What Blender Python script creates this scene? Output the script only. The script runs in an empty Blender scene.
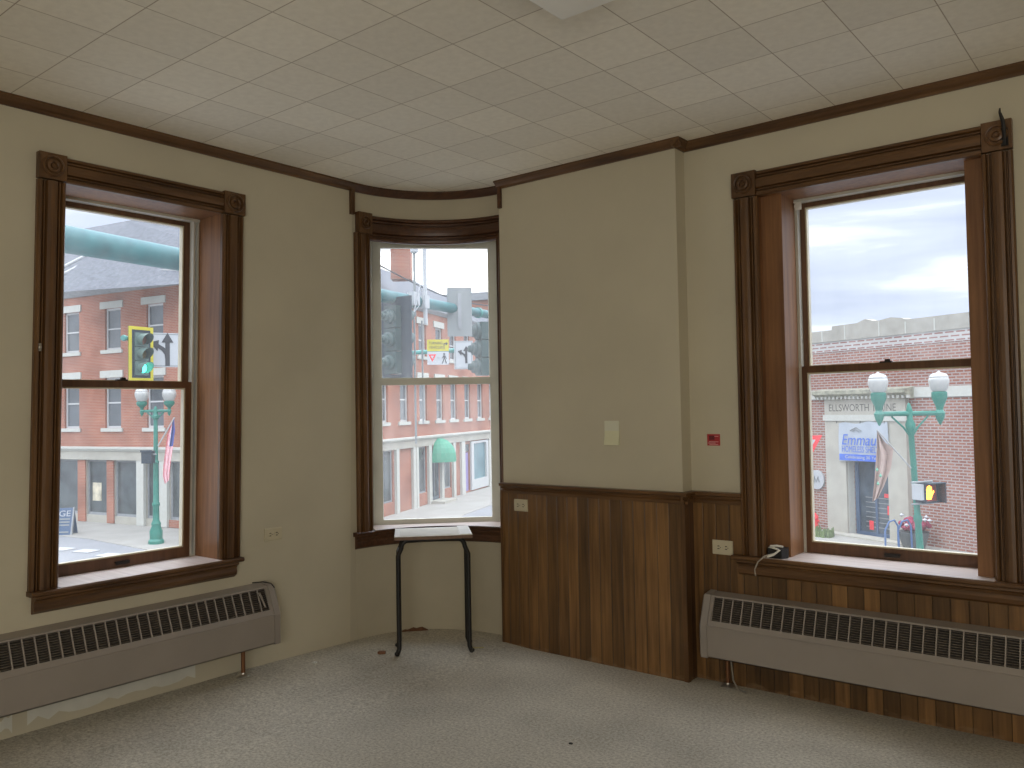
import bpy, bmesh, math, random
from mathutils import Vector, Matrix
random.seed(7)
C = bpy.context.scene.collection
PI = math.pi
CAMH = 1.4434            # eye height above the carpet
ZC = 2.8662              # ceiling
ZS = CAMH - 5.2          # street level (the room is one floor up)

# ------------------------------------------------------------------ camera
th, pt, rl, FPX = 0.89195567, 0.03019589, 0.01767148, 830.633
XA = Vector((math.sin(th), -math.cos(th), 0)); YA = Vector((math.cos(th), math.sin(th), 0)); ZA = Vector((0, 0, 1))
def c2w(v): return Vector((v.dot(XA), v.dot(YA), v.dot(ZA)))
right = Vector((1, 0, 0)); fwd = Vector((0, math.cos(pt), math.sin(pt))); up = Vector((0, -math.sin(pt), math.cos(pt)))
R_ = c2w(right*math.cos(rl) - up*math.sin(rl)); U_ = c2w(right*math.sin(rl) + up*math.cos(rl)); F_ = c2w(fwd)
camd = bpy.data.cameras.new('camera'); cam = bpy.data.objects.new('camera', camd); C.objects.link(cam)
m = Matrix((R_, U_, -F_)).transposed().to_4x4(); m.translation = Vector((0, 0, CAMH)); cam.matrix_world = m
camd.sensor_width = 36; camd.lens = FPX/1024*36; camd.clip_start = .05; camd.clip_end = 1000
bpy.context.scene.camera = cam
def ray(x, y): return (R_*((x-512)/FPX) + U_*(-(y-384)/FPX) + F_)
def atz(x, y, z):
    d = ray(x, y); return Vector((0, 0, CAMH)) + d*((z-CAMH)/d.z)
def atd(x, y, dep): return Vector((0, 0, CAMH)) + ray(x, y)*dep

# ------------------------------------------------------------------ materials
def mat(name): 
    m = bpy.data.materials.new(name); m.use_nodes = True; nt = m.node_tree
    return m, nt, nt.nodes, nt.links, nt.nodes['Principled BSDF']
def ramp(n, stops):
    r = n.new('ShaderNodeValToRGB'); e = r.color_ramp.elements
    e[0].position, e[0].color = stops[0][0], (*stops[0][1], 1); e[1].position, e[1].color = stops[-1][0], (*stops[-1][1], 1)
    for p, c in stops[1:-1]: q = e.new(p); q.color = (*c, 1)
    return r
def coords(n, l, scale=(1, 1, 1), loc=(0, 0, 0), rot=(0, 0, 0), kind='geo'):
    if kind == 'geo': g = n.new('ShaderNodeNewGeometry'); s = g.outputs['Position']
    elif kind == 'uv': g = n.new('ShaderNodeUVMap'); g.uv_map = 'uv'; s = g.outputs[0]
    else: g = n.new('ShaderNodeTexCoord'); s = g.outputs['Object']
    mp = n.new('ShaderNodeMapping'); mp.inputs['Scale'].default_value = scale; mp.inputs['Location'].default_value = loc; mp.inputs['Rotation'].default_value = rot
    l.new(s, mp.inputs[0]); return mp.outputs[0]
def plain(name, col, rough=.6, metal=0, var=.12, nscale=6, spec=.5, emit=None, bump=0, kind='geo'):
    m, nt, n, l, b = mat(name)
    v = coords(n, l, kind=kind)
    t = n.new('ShaderNodeTexNoise'); t.inputs['Scale'].default_value = nscale; t.inputs['Detail'].default_value = 6; l.new(v, t.inputs['Vector'])
    r = ramp(n, [(.3, tuple(c*(1-var) for c in col)), (.7, tuple(min(1, c*(1+var)) for c in col))]); l.new(t.outputs[0], r.inputs[0])
    l.new(r.outputs[0], b.inputs['Base Color'])
    b.inputs['Roughness'].default_value = rough; b.inputs['Metallic'].default_value = metal; b.inputs['Specular IOR Level'].default_value = spec
    if emit: b.inputs['Emission Color'].default_value = (*emit[0], 1); b.inputs['Emission Strength'].default_value = emit[1]
    if bump:
        bp = n.new('ShaderNodeBump'); bp.inputs['Strength'].default_value = bump; bp.inputs['Distance'].default_value = .01; l.new(t.outputs[0], bp.inputs['Height']); l.new(bp.outputs[0], b.inputs['Normal'])
    return m
def wood(name, dark, light, axis='z', rough=.38, plank=None, dirt=False):
    """grain stretched along axis; plank=(axis, pitch, offset) gives each board its own tone and a dark joint"""
    m, nt, n, l, b = mat(name)
    s = {'x': (2.5, 45, 45), 'y': (45, 2.5, 45), 'z': (45, 45, 2.2)}[axis]
    v = coords(n, l, s)
    t = n.new('ShaderNodeTexNoise'); t.inputs['Scale'].default_value = 1; t.inputs['Detail'].default_value = 8; t.inputs['Roughness'].default_value = .6; l.new(v, t.inputs['Vector'])
    v2 = coords(n, l, (1.6, 1.6, 1.1)); t2 = n.new('ShaderNodeTexNoise'); t2.inputs['Scale'].default_value = 1.5; l.new(v2, t2.inputs['Vector'])
    mx = n.new('ShaderNodeMath'); mx.operation = 'MULTIPLY_ADD'; mx.inputs[1].default_value = .6; l.new(t.outputs[0], mx.inputs[0])
    m2 = n.new('ShaderNodeMath'); m2.operation = 'MULTIPLY'; m2.inputs[1].default_value = .4; l.new(t2.outputs[0], m2.inputs[0]); l.new(m2.outputs[0], mx.inputs[2])
    r = ramp(n, [(.33, dark), (.66, light)]); l.new(mx.outputs[0], r.inputs[0]); col = r.outputs[0]
    if plank:
        ax, pitch, off = plank
        g = n.new('ShaderNodeNewGeometry'); sp = n.new('ShaderNodeSeparateXYZ'); l.new(g.outputs['Position'], sp.inputs[0])
        a = n.new('ShaderNodeMath'); a.operation = 'MULTIPLY_ADD'; a.inputs[1].default_value = 1/pitch; a.inputs[2].default_value = off; l.new(sp.outputs[ax], a.inputs[0])
        fl = n.new('ShaderNodeMath'); fl.operation = 'FLOOR'; l.new(a.outputs[0], fl.inputs[0])
        wn = n.new('ShaderNodeTexWhiteNoise'); wn.noise_dimensions = '1D'; l.new(fl.outputs[0], wn.inputs['W'])
        mr = n.new('ShaderNodeMapRange'); mr.inputs['To Min'].default_value = .60; mr.inputs['To Max'].default_value = 1.4; l.new(wn.outputs[0], mr.inputs[0])
        fr = n.new('ShaderNodeMath'); fr.operation = 'FRACT'; l.new(a.outputs[0], fr.inputs[0])
        pp = n.new('ShaderNodeMath'); pp.operation = 'PINGPONG'; pp.inputs[1].default_value = .5; l.new(fr.outputs[0], pp.inputs[0])
        gr = n.new('ShaderNodeMapRange'); gr.inputs['From Max'].default_value = .045; gr.inputs['To Min'].default_value = .22; l.new(pp.outputs[0], gr.inputs[0])
        mm = n.new('ShaderNodeMath'); mm.operation = 'MULTIPLY'; l.new(mr.outputs[0], mm.inputs[0]); l.new(gr.outputs[0], mm.inputs[1])
        vm = n.new('ShaderNodeVectorMath'); vm.operation = 'SCALE'; l.new(col, vm.inputs[0]); l.new(mm.outputs[0], vm.inputs['Scale']); col = vm.outputs[0]
        bp = n.new('ShaderNodeBump'); bp.inputs['Strength'].default_value = .6; bp.inputs['Distance'].default_value = .006; l.new(gr.outputs[0], bp.inputs['Height']); l.new(bp.outputs[0], b.inputs['Normal'])
        # scuffed pale wear near the floor
        v3 = coords(n, l, (14, 14, 30)); t3 = n.new('ShaderNodeTexNoise'); t3.inputs['Detail'].default_value = 8; t3.inputs['Scale'].default_value = 1; l.new(v3, t3.inputs['Vector'])
        h = n.new('ShaderNodeMapRange'); h.inputs['From Min'].default_value = .11; h.inputs['From Max'].default_value = .0; h.inputs['To Max'].default_value = .9; l.new(sp.outputs[2], h.inputs[0])
        hh = n.new('ShaderNodeMath'); hh.operation = 'MULTIPLY'; l.new(h.outputs[0], hh.inputs[0]); l.new(t3.outputs[0], hh.inputs[1])
        r3 = ramp(n, [(.38, (0, 0, 0)), (.55, (.55, .55, .55))]); l.new(hh.outputs[0], r3.inputs[0])
        mc = n.new('ShaderNodeMix'); mc.data_type = 'RGBA'; l.new(r3.outputs[0], mc.inputs[0]); l.new(col, mc.inputs[6]); mc.inputs[7].default_value = (.3, .2, .11, 1); col = mc.outputs[2]
    l.new(col, b.inputs['Base Color'])
    b.inputs['Roughness'].default_value = rough
    return m
def brick(name, c1, c2, mortar, w=.22, h=.075, ms=.012, stain=.25, pale=None):
    m, nt, n, l, b = mat(name)
    v = coords(n, l, kind='uv')
    t = n.new('ShaderNodeTexBrick'); l.new(v, t.inputs['Vector'])
    for k, val in (('Scale', 1), ('Brick Width', w), ('Row Height', h), ('Mortar Size', ms), ('Bias', 0), ('Mortar Smooth', .2)): t.inputs[k].default_value = val
    t.inputs['Color1'].default_value = (*c1, 1); t.inputs['Color2'].default_value = (*c2, 1); t.inputs['Mortar'].default_value = (*mortar, 1)
    v2 = coords(n, l, (.6, .6, .6), kind='uv'); t2 = n.new('ShaderNodeTexNoise'); t2.inputs['Scale'].default_value = 1.2; t2.inputs['Detail'].default_value = 8; l.new(v2, t2.inputs['Vector'])
    r = ramp(n, [(.35, (1-stain,)*3), (.7, (1+stain*.4,)*3)]); l.new(t2.outputs[0], r.inputs[0])
    mx = n.new('ShaderNodeMix'); mx.data_type = 'RGBA'; mx.blend_type = 'MULTIPLY'; mx.inputs[0].default_value = 1; l.new(t.outputs[0], mx.inputs[6]); l.new(r.outputs[0], mx.inputs[7])
    l.new(mx.outputs[2], b.inputs['Base Color']); b.inputs['Roughness'].default_value = .9
    return m
def pane_mat(name, haze=.1, tint=(1, 1, 1), streak=True):
    m, nt, n, l, b = mat(name); n.remove(b); out = n['Material Output']
    tr = n.new('ShaderNodeBsdfTransparent'); tr.inputs[0].default_value = (*tint, 1)
    gl = n.new('ShaderNodeBsdfGlossy'); gl.inputs['Roughness'].default_value = .02
    tl = n.new('ShaderNodeBsdfTranslucent'); tl.inputs[0].default_value = (1, .985, .93, 1)
    v = coords(n, l, (9, 9, 1.3)); t = n.new('ShaderNodeTexNoise'); t.inputs['Scale'].default_value = 1; t.inputs['Detail'].default_value = 5; l.new(v, t.inputs['Vector'])
    mr = n.new('ShaderNodeMapRange'); mr.inputs['From Min'].default_value = .35; mr.inputs['From Max'].default_value = .7; mr.inputs['To Min'].default_value = haze*.75; mr.inputs['To Max'].default_value = haze*1.45; l.new(t.outputs[0], mr.inputs[0])
    m1 = n.new('ShaderNodeMixShader'); l.new(mr.outputs[0], m1.inputs[0]); l.new(tr.outputs[0], m1.inputs[1]); l.new(tl.outputs[0], m1.inputs[2])
    m2 = n.new('ShaderNodeMixShader'); m2.inputs[0].default_value = .003; l.new(m1.outputs[0], m2.inputs[1]); l.new(gl.outputs[0], m2.inputs[2])
    l.new(m2.outputs[0], out.inputs[0]); return m

WD, WL = (.052, .022, .007), (.175, .085, .030)
M = {}
M['wood_v'] = wood('oak_vertical', WD, WL, 'z'); M['wood_x'] = wood('oak_along_x', WD, WL, 'x'); M['wood_y'] = wood('oak_along_y', WD, WL, 'y')
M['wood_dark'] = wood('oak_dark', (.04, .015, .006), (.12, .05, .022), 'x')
M['jamb'] = wood('jamb_reddish', (.13, .052, .018), (.29, .135, .052), 'z', rough=.5)
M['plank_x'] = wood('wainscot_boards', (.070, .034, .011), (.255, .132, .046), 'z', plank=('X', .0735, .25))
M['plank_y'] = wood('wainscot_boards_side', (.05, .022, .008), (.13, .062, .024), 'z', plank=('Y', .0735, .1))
M['sash'] = wood('sash_brown', (.07, .032, .014), (.17, .08, .038), 'z')
M['sash_white'] = plain('sash_painted', (.60, .58, .50), .5, var=.08)
M['track'] = plain('jamb_liner', (.52, .50, .43), .5, var=.1)
M['sill_pale'] = wood('stool_pale', (.42, .33, .28), (.62, .53, .47), 'x', rough=.5)  # pale tone laid over the tops of the window stools
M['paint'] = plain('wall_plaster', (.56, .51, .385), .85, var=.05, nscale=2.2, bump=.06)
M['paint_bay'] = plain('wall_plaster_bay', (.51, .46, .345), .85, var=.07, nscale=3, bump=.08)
M['black'] = plain('black_enamel', (.009, .008, .0075), .5, var=.3)
M['blackm'] = plain('black_iron', (.02, .017, .015), .5, metal=.4)
M['heater'] = plain('heater_enamel', (.30, .262, .228), .45, var=.06, nscale=3)
M['heater_in'] = plain('heater_fins', (.17, .14, .115), .6, var=.3, nscale=40)
M['heater_dark'] = plain('heater_void', (.035, .03, .026), .8)
M['ivory'] = plain('ivory_plastic', (.58, .52, .37), .35, var=.04)
M['slot'] = plain('dark_slot', (.03, .025, .02), .6)
M['copper'] = plain('dull_copper', (.25, .12, .06), .45, metal=.8)
M['chrome'] = plain('dull_chrome', (.5, .48, .44), .35, metal=.9)
M['paper'] = plain('note_paper', (.72, .70, .48), .8, var=.03)
M['paper2'] = plain('note_paper_white', (.70, .69, .55), .8, var=.03)
M['red'] = plain('red_sticker', (.42, .03, .035), .5, var=.1, nscale=20)
M['white'] = plain('white_paint', (.82, .82, .80), .5, var=.03)
M['cord'] = plain('white_cord', (.75, .72, .64), .5)
M['pane'] = pane_mat('dusty_glass', .07); M['pane_l'] = pane_mat('dusty_glass_left', .06); M['pane_c'] = pane_mat('dusty_glass_corner', .12)
M['table'] = wood('pale_table_top', (.60, .56, .47), (.78, .74, .66), 'x', rough=.35); M['table_edge'] = wood('table_edge', (.10, .05, .025), (.2, .1, .05), 'x')
M['fixture'] = plain('fixture_white', (.9, .89, .85), .4, var=.03)
# exterior
M['brickA'] = brick('red_brick', (.66, .165, .08), (.76, .245, .13), (.78, .50, .36), stain=.25)
M['brickD'] = brick('bank_brick', (.48, .16, .10), (.64, .26, .17), (.70, .60, .54), w=.30, h=.105, ms=.022, stain=.12)
M['brickDp'] = brick('bank_brick_pale', (.50, .22, .18), (.62, .32, .27), (.92, .88, .82), w=.42, h=.14, ms=.05, stain=.1)
M['stone'] = plain('limestone', (.80, .75, .62), .85, var=.1, nscale=1.5); M['stone_w'] = plain('white_stone', (1, .97, .84), .85, var=.06)
M['capst'] = plain('parapet_stone', (.68, .64, .54), .85, var=.12, nscale=2.5)
M['slate'] = plain('slate_roof', (.19, .20, .225), .8, var=.25, nscale=5); M['slate_w'] = plain('pale_flashing', (.75, .76, .76), .7)
M['trimgrey'] = plain('grey_cornice', (.52, .54, .55), .7); M['winwhite'] = plain('window_white', (1, .99, .95), .5, var=.02)
M['exglass'] = plain('street_glass', (.17, .19, .20), .12, var=.35, nscale=.7, spec=.7); M['exglass2'] = plain('shop_glass', (.14, .165, .165), .12, var=.5, nscale=.9, spec=.6)
M['asphalt'] = plain('asphalt', (.46, .47, .48), .9, var=.08, nscale=.5); M['walk'] = plain('sidewalk_concrete', (.60, .57, .50), .9, var=.1, nscale=.8); M['curb'] = plain('granite_curb', (.6, .59, .56), .8)
M['roadpaint'] = plain('road_paint', (.9, .9, .88), .7, var=.05)
M['green'] = plain('green_enamel', (.035, .34, .24), .45, var=.12, nscale=3); M['teal'] = plain('teal_galvanised', (.10, .44, .38), .5, var=.2, nscale=4)
M['tealblue'] = plain('teal_arm', (.07, .27, .28), .5, var=.25, nscale=5)
M['globe'] = plain('globe_glass', (.85, .84, .78), .3, var=.04)
M['yellow'] = plain('sign_yellow', (.95, .80, .02), .5, var=.02); M['signw'] = plain('sign_white', (.85, .87, .88), .5, var=.02); M['signback'] = plain('sign_back', (.46, .49, .48), .5, metal=.2, var=.06, nscale=3)
M['signblk'] = plain('sign_black', (.02, .02, .025), .5); M['signred'] = plain('sign_red', (.7, .03, .04), .5); M['sigbody'] = plain('signal_body', (.10, .15, .13), .5); M['siggreen'] = plain('signal_housing_green', (.07, .13, .12), .5)
M['greenlit'] = plain('lit_green', (.05, .8, .6), .4, emit=((.05, 1, .75), 5)); M['lensoff'] = plain('lens_off', (.16, .12, .05), .3); M['lens_red'] = plain('lens_red_off', (.20, .09, .06), .3)
M['backplate'] = plain('dark_backplate', (.012, .022, .034), .6); M['handlit'] = plain('lit_hand', (1, .3, .02), .4, emit=((1, .28, .02), 6))
M['awning'] = plain('awning_green', (.02, .50, .27), .6, var=.1, nscale=2); M['purple'] = plain('purple_door', (.42, .30, .72), .5); M['bluewin'] = plain('blue_window', (.22, .42, .46), .2, var=.2, nscale=.8)
M['navy'] = plain('navy_board', (.05, .09, .16), .5); M['bluetxt'] = plain('blue_letter', (.05, .13, .5), .5); M['banner'] = plain('banner_white', (.78, .85, .92), .6, var=.08, nscale=1.2); M['carved'] = plain('carved_letter', (.13, .12, .10), .9)
M['peach'] = plain('peach_cloth', (.85, .62, .52), .8, var=.08, nscale=3); M['leafmark'] = plain('green_mark', (.12, .3, .2), .8)
M['flower'] = plain('red_flowers', (.5, .05, .12), .8, var=.5, nscale=12); M['pot'] = plain('planter', (.18, .2, .2), .6); M['grass'] = plain('grass', (.25, .34, .12), .9, var=.3, nscale=8); M['bluemetal'] = plain('blue_rack', (.06, .12, .25), .5)
M['polew'] = plain('flag_pole', (.7, .7, .66), .4); M['wire'] = plain('black_cable', (.02, .02, .025), .6)
M['debris'] = plain('dry_leaf', (.22, .10, .05), .8); M['darkdoor'] = plain('dark_door', (.06, .08, .10), .3, var=.4, nscale=2)

EXT = .47
for k_ in 'brickA brickD brickDp stone stone_w capst slate slate_w trimgrey winwhite exglass exglass2 asphalt walk curb roadpaint green teal tealblue globe yellow signw signback banner peach flower awning purple bluewin polew grass siggreen pot'.split():
    for nd in M[k_].node_tree.nodes:
        if nd.type == 'VALTORGB' and not k_.startswith('brick'):
            for e_ in nd.color_ramp.elements: e_.color = (*[c_*EXT for c_ in e_.color[:3]], 1)
        if nd.type == 'TEX_BRICK':
            for q_ in ('Color1', 'Color2', 'Mortar'): v_ = nd.inputs[q_].default_value; nd.inputs[q_].default_value = (v_[0]*EXT, v_[1]*EXT, v_[2]*EXT, 1)
def ceiling_mat():
    m, nt, n, l, b = mat('ceiling_tiles')
    P = .3048
    g = n.new('ShaderNodeNewGeometry'); sp = n.new('ShaderNodeSeparateXYZ'); l.new(g.outputs['Position'], sp.inputs[0])
    ds, fls = [], []
    for ax, o in (('X', 2.1627), ('Y', -2.3513)):
        a = n.new('ShaderNodeMath'); a.operation = 'ADD'; a.inputs[1].default_value = o + 50*P; l.new(sp.outputs[ax], a.inputs[0])
        d = n.new('ShaderNodeMath'); d.operation = 'DIVIDE'; d.inputs[1].default_value = P; l.new(a.outputs[0], d.inputs[0])
        fr = n.new('ShaderNodeMath'); fr.operation = 'FRACT'; l.new(d.outputs[0], fr.inputs[0]); fl = n.new('ShaderNodeMath'); fl.operation = 'FLOOR'; l.new(d.outputs[0], fl.inputs[0]); fls.append(fl)
        pp = n.new('ShaderNodeMath'); pp.operation = 'PINGPONG'; pp.inputs[1].default_value = .5; l.new(fr.outputs[0], pp.inputs[0]); ds.append(pp)
    mn = n.new('ShaderNodeMath'); mn.operation = 'MINIMUM'; l.new(ds[0].outputs[0], mn.inputs[0]); l.new(ds[1].outputs[0], mn.inputs[1])
    gr = n.new('ShaderNodeMapRange'); gr.inputs['From Min'].default_value = .003; gr.inputs['From Max'].default_value = .010; l.new(mn.outputs[0], gr.inputs[0])
    cv = n.new('ShaderNodeCombineXYZ'); l.new(fls[0].outputs[0], cv.inputs[0]); l.new(fls[1].outputs[0], cv.inputs[1])
    wn = n.new('ShaderNodeTexWhiteNoise'); wn.noise_dimensions = '2D'; l.new(cv.outputs[0], wn.inputs['Vector'])
    mr = n.new('ShaderNodeMapRange'); mr.inputs['To Min'].default_value = .93; mr.inputs['To Max'].default_value = 1.03; l.new(wn.outputs[0], mr.inputs[0])
    v = coords(n, l); t = n.new('ShaderNodeTexNoise'); t.inputs['Scale'].default_value = 30; t.inputs['Detail'].default_value = 8; l.new(v, t.inputs['Vector'])
    r = ramp(n, [(.3, (.80, .75, .64)), (.7, (.87, .82, .705))]); l.new(t.outputs[0], r.inputs[0])
    vm = n.new('ShaderNodeVectorMath'); vm.operation = 'SCALE'; l.new(r.outputs[0], vm.inputs[0]); l.new(mr.outputs[0], vm.inputs['Scale'])
    mc = n.new('ShaderNodeMix'); mc.data_type = 'RGBA'; l.new(gr.outputs[0], mc.inputs[0]); mc.inputs[6].default_value = (.40, .33, .24, 1); l.new(vm.outputs[0], mc.inputs[7])
    l.new(mc.outputs[2], b.inputs['Base Color']); b.inputs['Roughness'].default_value = .8
    return m
def carpet_mat():
    m, nt, n, l, b = mat('grey_carpet')
    v = coords(n, l)
    t = n.new('ShaderNodeTexNoise'); t.inputs['Scale'].default_value = 75; t.inputs['Detail'].default_value = 8; t.inputs['Roughness'].default_value = .75; l.new(v, t.inputs['Vector'])
    t2 = n.new('ShaderNodeTexNoise'); t2.inputs['Scale'].default_value = 1.8; t2.inputs['Detail'].default_value = 5; l.new(v, t2.inputs['Vector'])
    r = ramp(n, [(.34, (.33, .305, .255)), (.66, (.72, .68, .58))]); l.new(t.outputs[0], r.inputs[0])
    r2 = ramp(n, [(.3, (.80,)*3), (.65, (1.05,)*3)]); l.new(t2.outputs[0], r2.inputs[0])
    mx = n.new('ShaderNodeMix'); mx.data_type = 'RGBA'; mx.blend_type = 'MULTIPLY'; mx.inputs[0].default_value = 1; l.new(r.outputs[0], mx.inputs[6]); l.new(r2.outputs[0], mx.inputs[7])
    l.new(mx.outputs[2], b.inputs['Base Color']); b.inputs['Roughness'].default_value = .95; b.inputs['Specular IOR Level'].default_value = .1
    bp = n.new('ShaderNodeBump'); bp.inputs['Strength'].default_value = .5; bp.inputs['Distance'].default_value = .006; l.new(t.outputs[0], bp.inputs['Height']); l.new(bp.outputs[0], b.inputs['Normal'])
    return m
def flag_mat():
    m, nt, n, l, b = mat('striped_flag')
    u = n.new('ShaderNodeUVMap'); u.uv_map = 'uv'; sp = n.new('ShaderNodeSeparateXYZ'); l.new(u.outputs[0], sp.inputs[0])
    a = n.new('ShaderNodeMath'); a.operation = 'MULTIPLY'; a.inputs[1].default_value = 6.5; l.new(sp.outputs[0], a.inputs[0])
    f = n.new('ShaderNodeMath'); f.operation = 'FRACT'; l.new(a.outputs[0], f.inputs[0]); g = n.new('ShaderNodeMath'); g.operation = 'GREATER_THAN'; g.inputs[1].default_value = .5; l.new(f.outputs[0], g.inputs[0])
    mc = n.new('ShaderNodeMix'); mc.data_type = 'RGBA'; l.new(g.outputs[0], mc.inputs[0]); mc.inputs[6].default_value = (.6, .03, .06, 1); mc.inputs[7].default_value = (.85, .82, .82, 1)
    c1 = n.new('ShaderNodeMath'); c1.operation = 'GREATER_THAN'; c1.inputs[1].default_value = .46; l.new(sp.outputs[0], c1.inputs[0]); c2 = n.new('ShaderNodeMath'); c2.operation = 'GREATER_THAN'; c2.inputs[1].default_value = .6; l.new(sp.outputs[1], c2.inputs[0])
    c3 = n.new('ShaderNodeMath'); c3.operation = 'MULTIPLY'; l.new(c1.outputs[0], c3.inputs[0]); l.new(c2.outputs[0], c3.inputs[1])
    md = n.new('ShaderNodeMix'); md.data_type = 'RGBA'; l.new(c3.outputs[0], md.inputs[0]); l.new(mc.outputs[2], md.inputs[6]); md.inputs[7].default_value = (.05, .07, .25, 1)
    l.new(md.outputs[2], b.inputs['Base Color']); b.inputs['Roughness'].default_value = .8
    return m
M['ceiling'] = ceiling_mat(); M['carpet'] = carpet_mat(); M['flag'] = flag_mat()

# ------------------------------------------------------------------ mesh helpers
class Fr:
    """local frame: (u, n, z) -> world.  n points towards the viewer's side of a wall"""
    def __init__(s, o, u, n): s.o = Vector(o); s.u = Vector(u).normalized(); s.n = Vector(n).normalized()
    def __call__(s, u, n, z): return s.o + s.u*u + s.n*n + Vector((0, 0, z))
WORLD = Fr((0, 0, 0), (1, 0, 0), (0, 1, 0))
class MB:
    def __init__(s, F=WORLD): s.bm = bmesh.new(); s.F = F; s.uv = s.bm.loops.layers.uv.new('uv')
    def face(s, pts, uvs=None, raw=False):
        vs = [s.bm.verts.new(Vector(p) if raw else s.F(*p)) for p in pts]
        try: f = s.bm.faces.new(vs)
        except ValueError: return
        for i, lp in enumerate(f.loops):
            if uvs: lp[s.uv].uv = uvs[i]
            elif not raw: lp[s.uv].uv = (pts[i][0]+pts[i][1], pts[i][2])
    def box(s, u0, u1, n0, n1, z0, z1):
        p = [(u, n, z) for z in (z0, z1) for n in (n0, n1) for u in (u0, u1)]
        for q in ((0, 1, 3, 2), (4, 6, 7, 5), (0, 4, 5, 1), (2, 3, 7, 6), (0, 2, 6, 4), (1, 5, 7, 3)): s.face([p[i] for i in q])
        return s
    def hexa(s, p, raw=True):
        for q in ((0, 1, 3, 2), (4, 6, 7, 5), (0, 4, 5, 1), (2, 3, 7, 6), (0, 2, 6, 4), (1, 5, 7, 3)): s.face([p[i] for i in q], raw=raw)
        return s
    def prism(s, poly, e0, e1, axis='u'):
        """poly in the plane across axis: axis u -> (n,z); axis z -> (u,n); axis n -> (u,z)"""
        def P(a, b, e): return {'u': (e, a, b), 'z': (a, b, e), 'n': (a, e, b)}[axis]
        k = len(poly)
        for i in range(k):
            a, b = poly[i], poly[(i+1) % k]
            s.face([P(*a, e0), P(*b, e0), P(*b, e1), P(*a, e1)])
        s.face([P(*a, e0) for a in poly][::-1]); s.face([P(*a, e1) for a in poly])
        return s
    def sweep(s, rings, closed_ends=True, raw=True, loop=True):
        k = len(rings[0])
        for a, b in zip(rings, rings[1:]):
            for i in range(k if loop else k-1):
                j = (i+1) % k; s.face([a[i], a[j], b[j], b[i]], raw=raw)
        if closed_ends: s.face(list(rings[0])[::-1], raw=raw); s.face(list(rings[-1]), raw=raw)
        return s
    def tube(s, pts, r, seg=10, raw=False):
        P = [Vector(p) if raw else s.F(*p) for p in pts]
        rs = r if isinstance(r, (list, tuple)) else [r]*len(P)
        rings = []; prev = None
        for i, p in enumerate(P):
            t = (P[min(i+1, len(P)-1)] - P[max(i-1, 0)]).normalized()
            if prev is None: a = t.orthogonal().normalized()
            else: a = (prev - t*prev.dot(t)).normalized()
            prev = a; b = t.cross(a)
            rings.append([p + a*math.cos(2*PI*k/seg)*rs[i] + b*math.sin(2*PI*k/seg)*rs[i] for k in range(seg)])
        return s.sweep(rings)
    def lathe(s, prof, c, seg=20, raw=False, axis=Vector((0, 0, 1))):
        c = Vector(c) if raw else s.F(*c)
        a = axis.orthogonal().normalized(); b = axis.cross(a)
        rings = [[c + axis*h + (a*math.cos(2*PI*k/seg) + b*math.sin(2*PI*k/seg))*max(r, 1e-4) for k in range(seg)] for r, h in prof]
        return s.sweep(rings)
    def wall(s, u0, u1, z0, z1, n0, n1, openings, reveal=True):
        """slab with front face n0, back n1 and rectangular openings (u0,u1,z0,z1)"""
        us = sorted({u0, u1, *[o[0] for o in openings], *[o[1] for o in openings]}); zs = sorted({z0, z1, *[o[2] for o in openings], *[o[3] for o in openings]})
        us = [u for u in us if u0 <= u <= u1]; zs = [z for z in zs if z0 <= z <= z1]
        for a, b in zip(us, us[1:]):
            for c, d in zip(zs, zs[1:]):
                um, zm = (a+b)/2, (c+d)/2
                if any(o[0] < um < o[1] and o[2] < zm < o[3] for o in openings): continue
                for n in (n0, n1): s.face([(a, n, c), (b, n, c), (b, n, d), (a, n, d)], [(a, c), (b, c), (b, d), (a, d)])
        def rim(a, b, c, d):
            for p, q in (((a, c), (b, c)), ((b, c), (b, d)), ((b, d), (a, d)), ((a, d), (a, c))): s.face([(p[0], n0, p[1]), (q[0], n0, q[1]), (q[0], n1, q[1]), (p[0], n1, p[1])])
        rim(u0, u1, z0, z1)
        for o in openings: rim(*o)
        return s
    def build(s, name, m, parent=None, smooth=False, weld=True, recalc=True):
        if weld: bmesh.ops.remove_doubles(s.bm, verts=s.bm.verts, dist=1e-5)
        if recalc: bmesh.ops.recalc_face_normals(s.bm, faces=s.bm.faces)
        me = bpy.data.meshes.new(name); s.bm.to_mesh(me); s.bm.free()
        if isinstance(m, str): m = M[m]
        me.materials.append(m)
        o = bpy.data.objects.new(name, me); C.objects.link(o)
        if smooth:
            for p in me.polygons: p.use_smooth = True
            es = [e for e in me.edges]
            try: me.set_sharp_from_angle(angle=math.radians(35))
            except Exception: pass
        if parent:
            o.parent = parent
            o.matrix_parent_inverse = parent.matrix_basis.inverted()
        return o
def tag(o, label=None, cat=None, group=None, kind=None):
    if label: o['label'] = label
    if cat: o['category'] = cat
    if group: o['group'] = group
    if kind: o['kind'] = kind
    return o
def empty(name, loc, label=None, cat=None, group=None, kind=None):
    o = bpy.data.objects.new(name, None); o.location = loc; C.objects.link(o); o.empty_display_size = .1
    return tag(o, label, cat, group, kind)
def struct(o, label=None, cat=None): return tag(o, label, cat, kind='structure')
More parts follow.
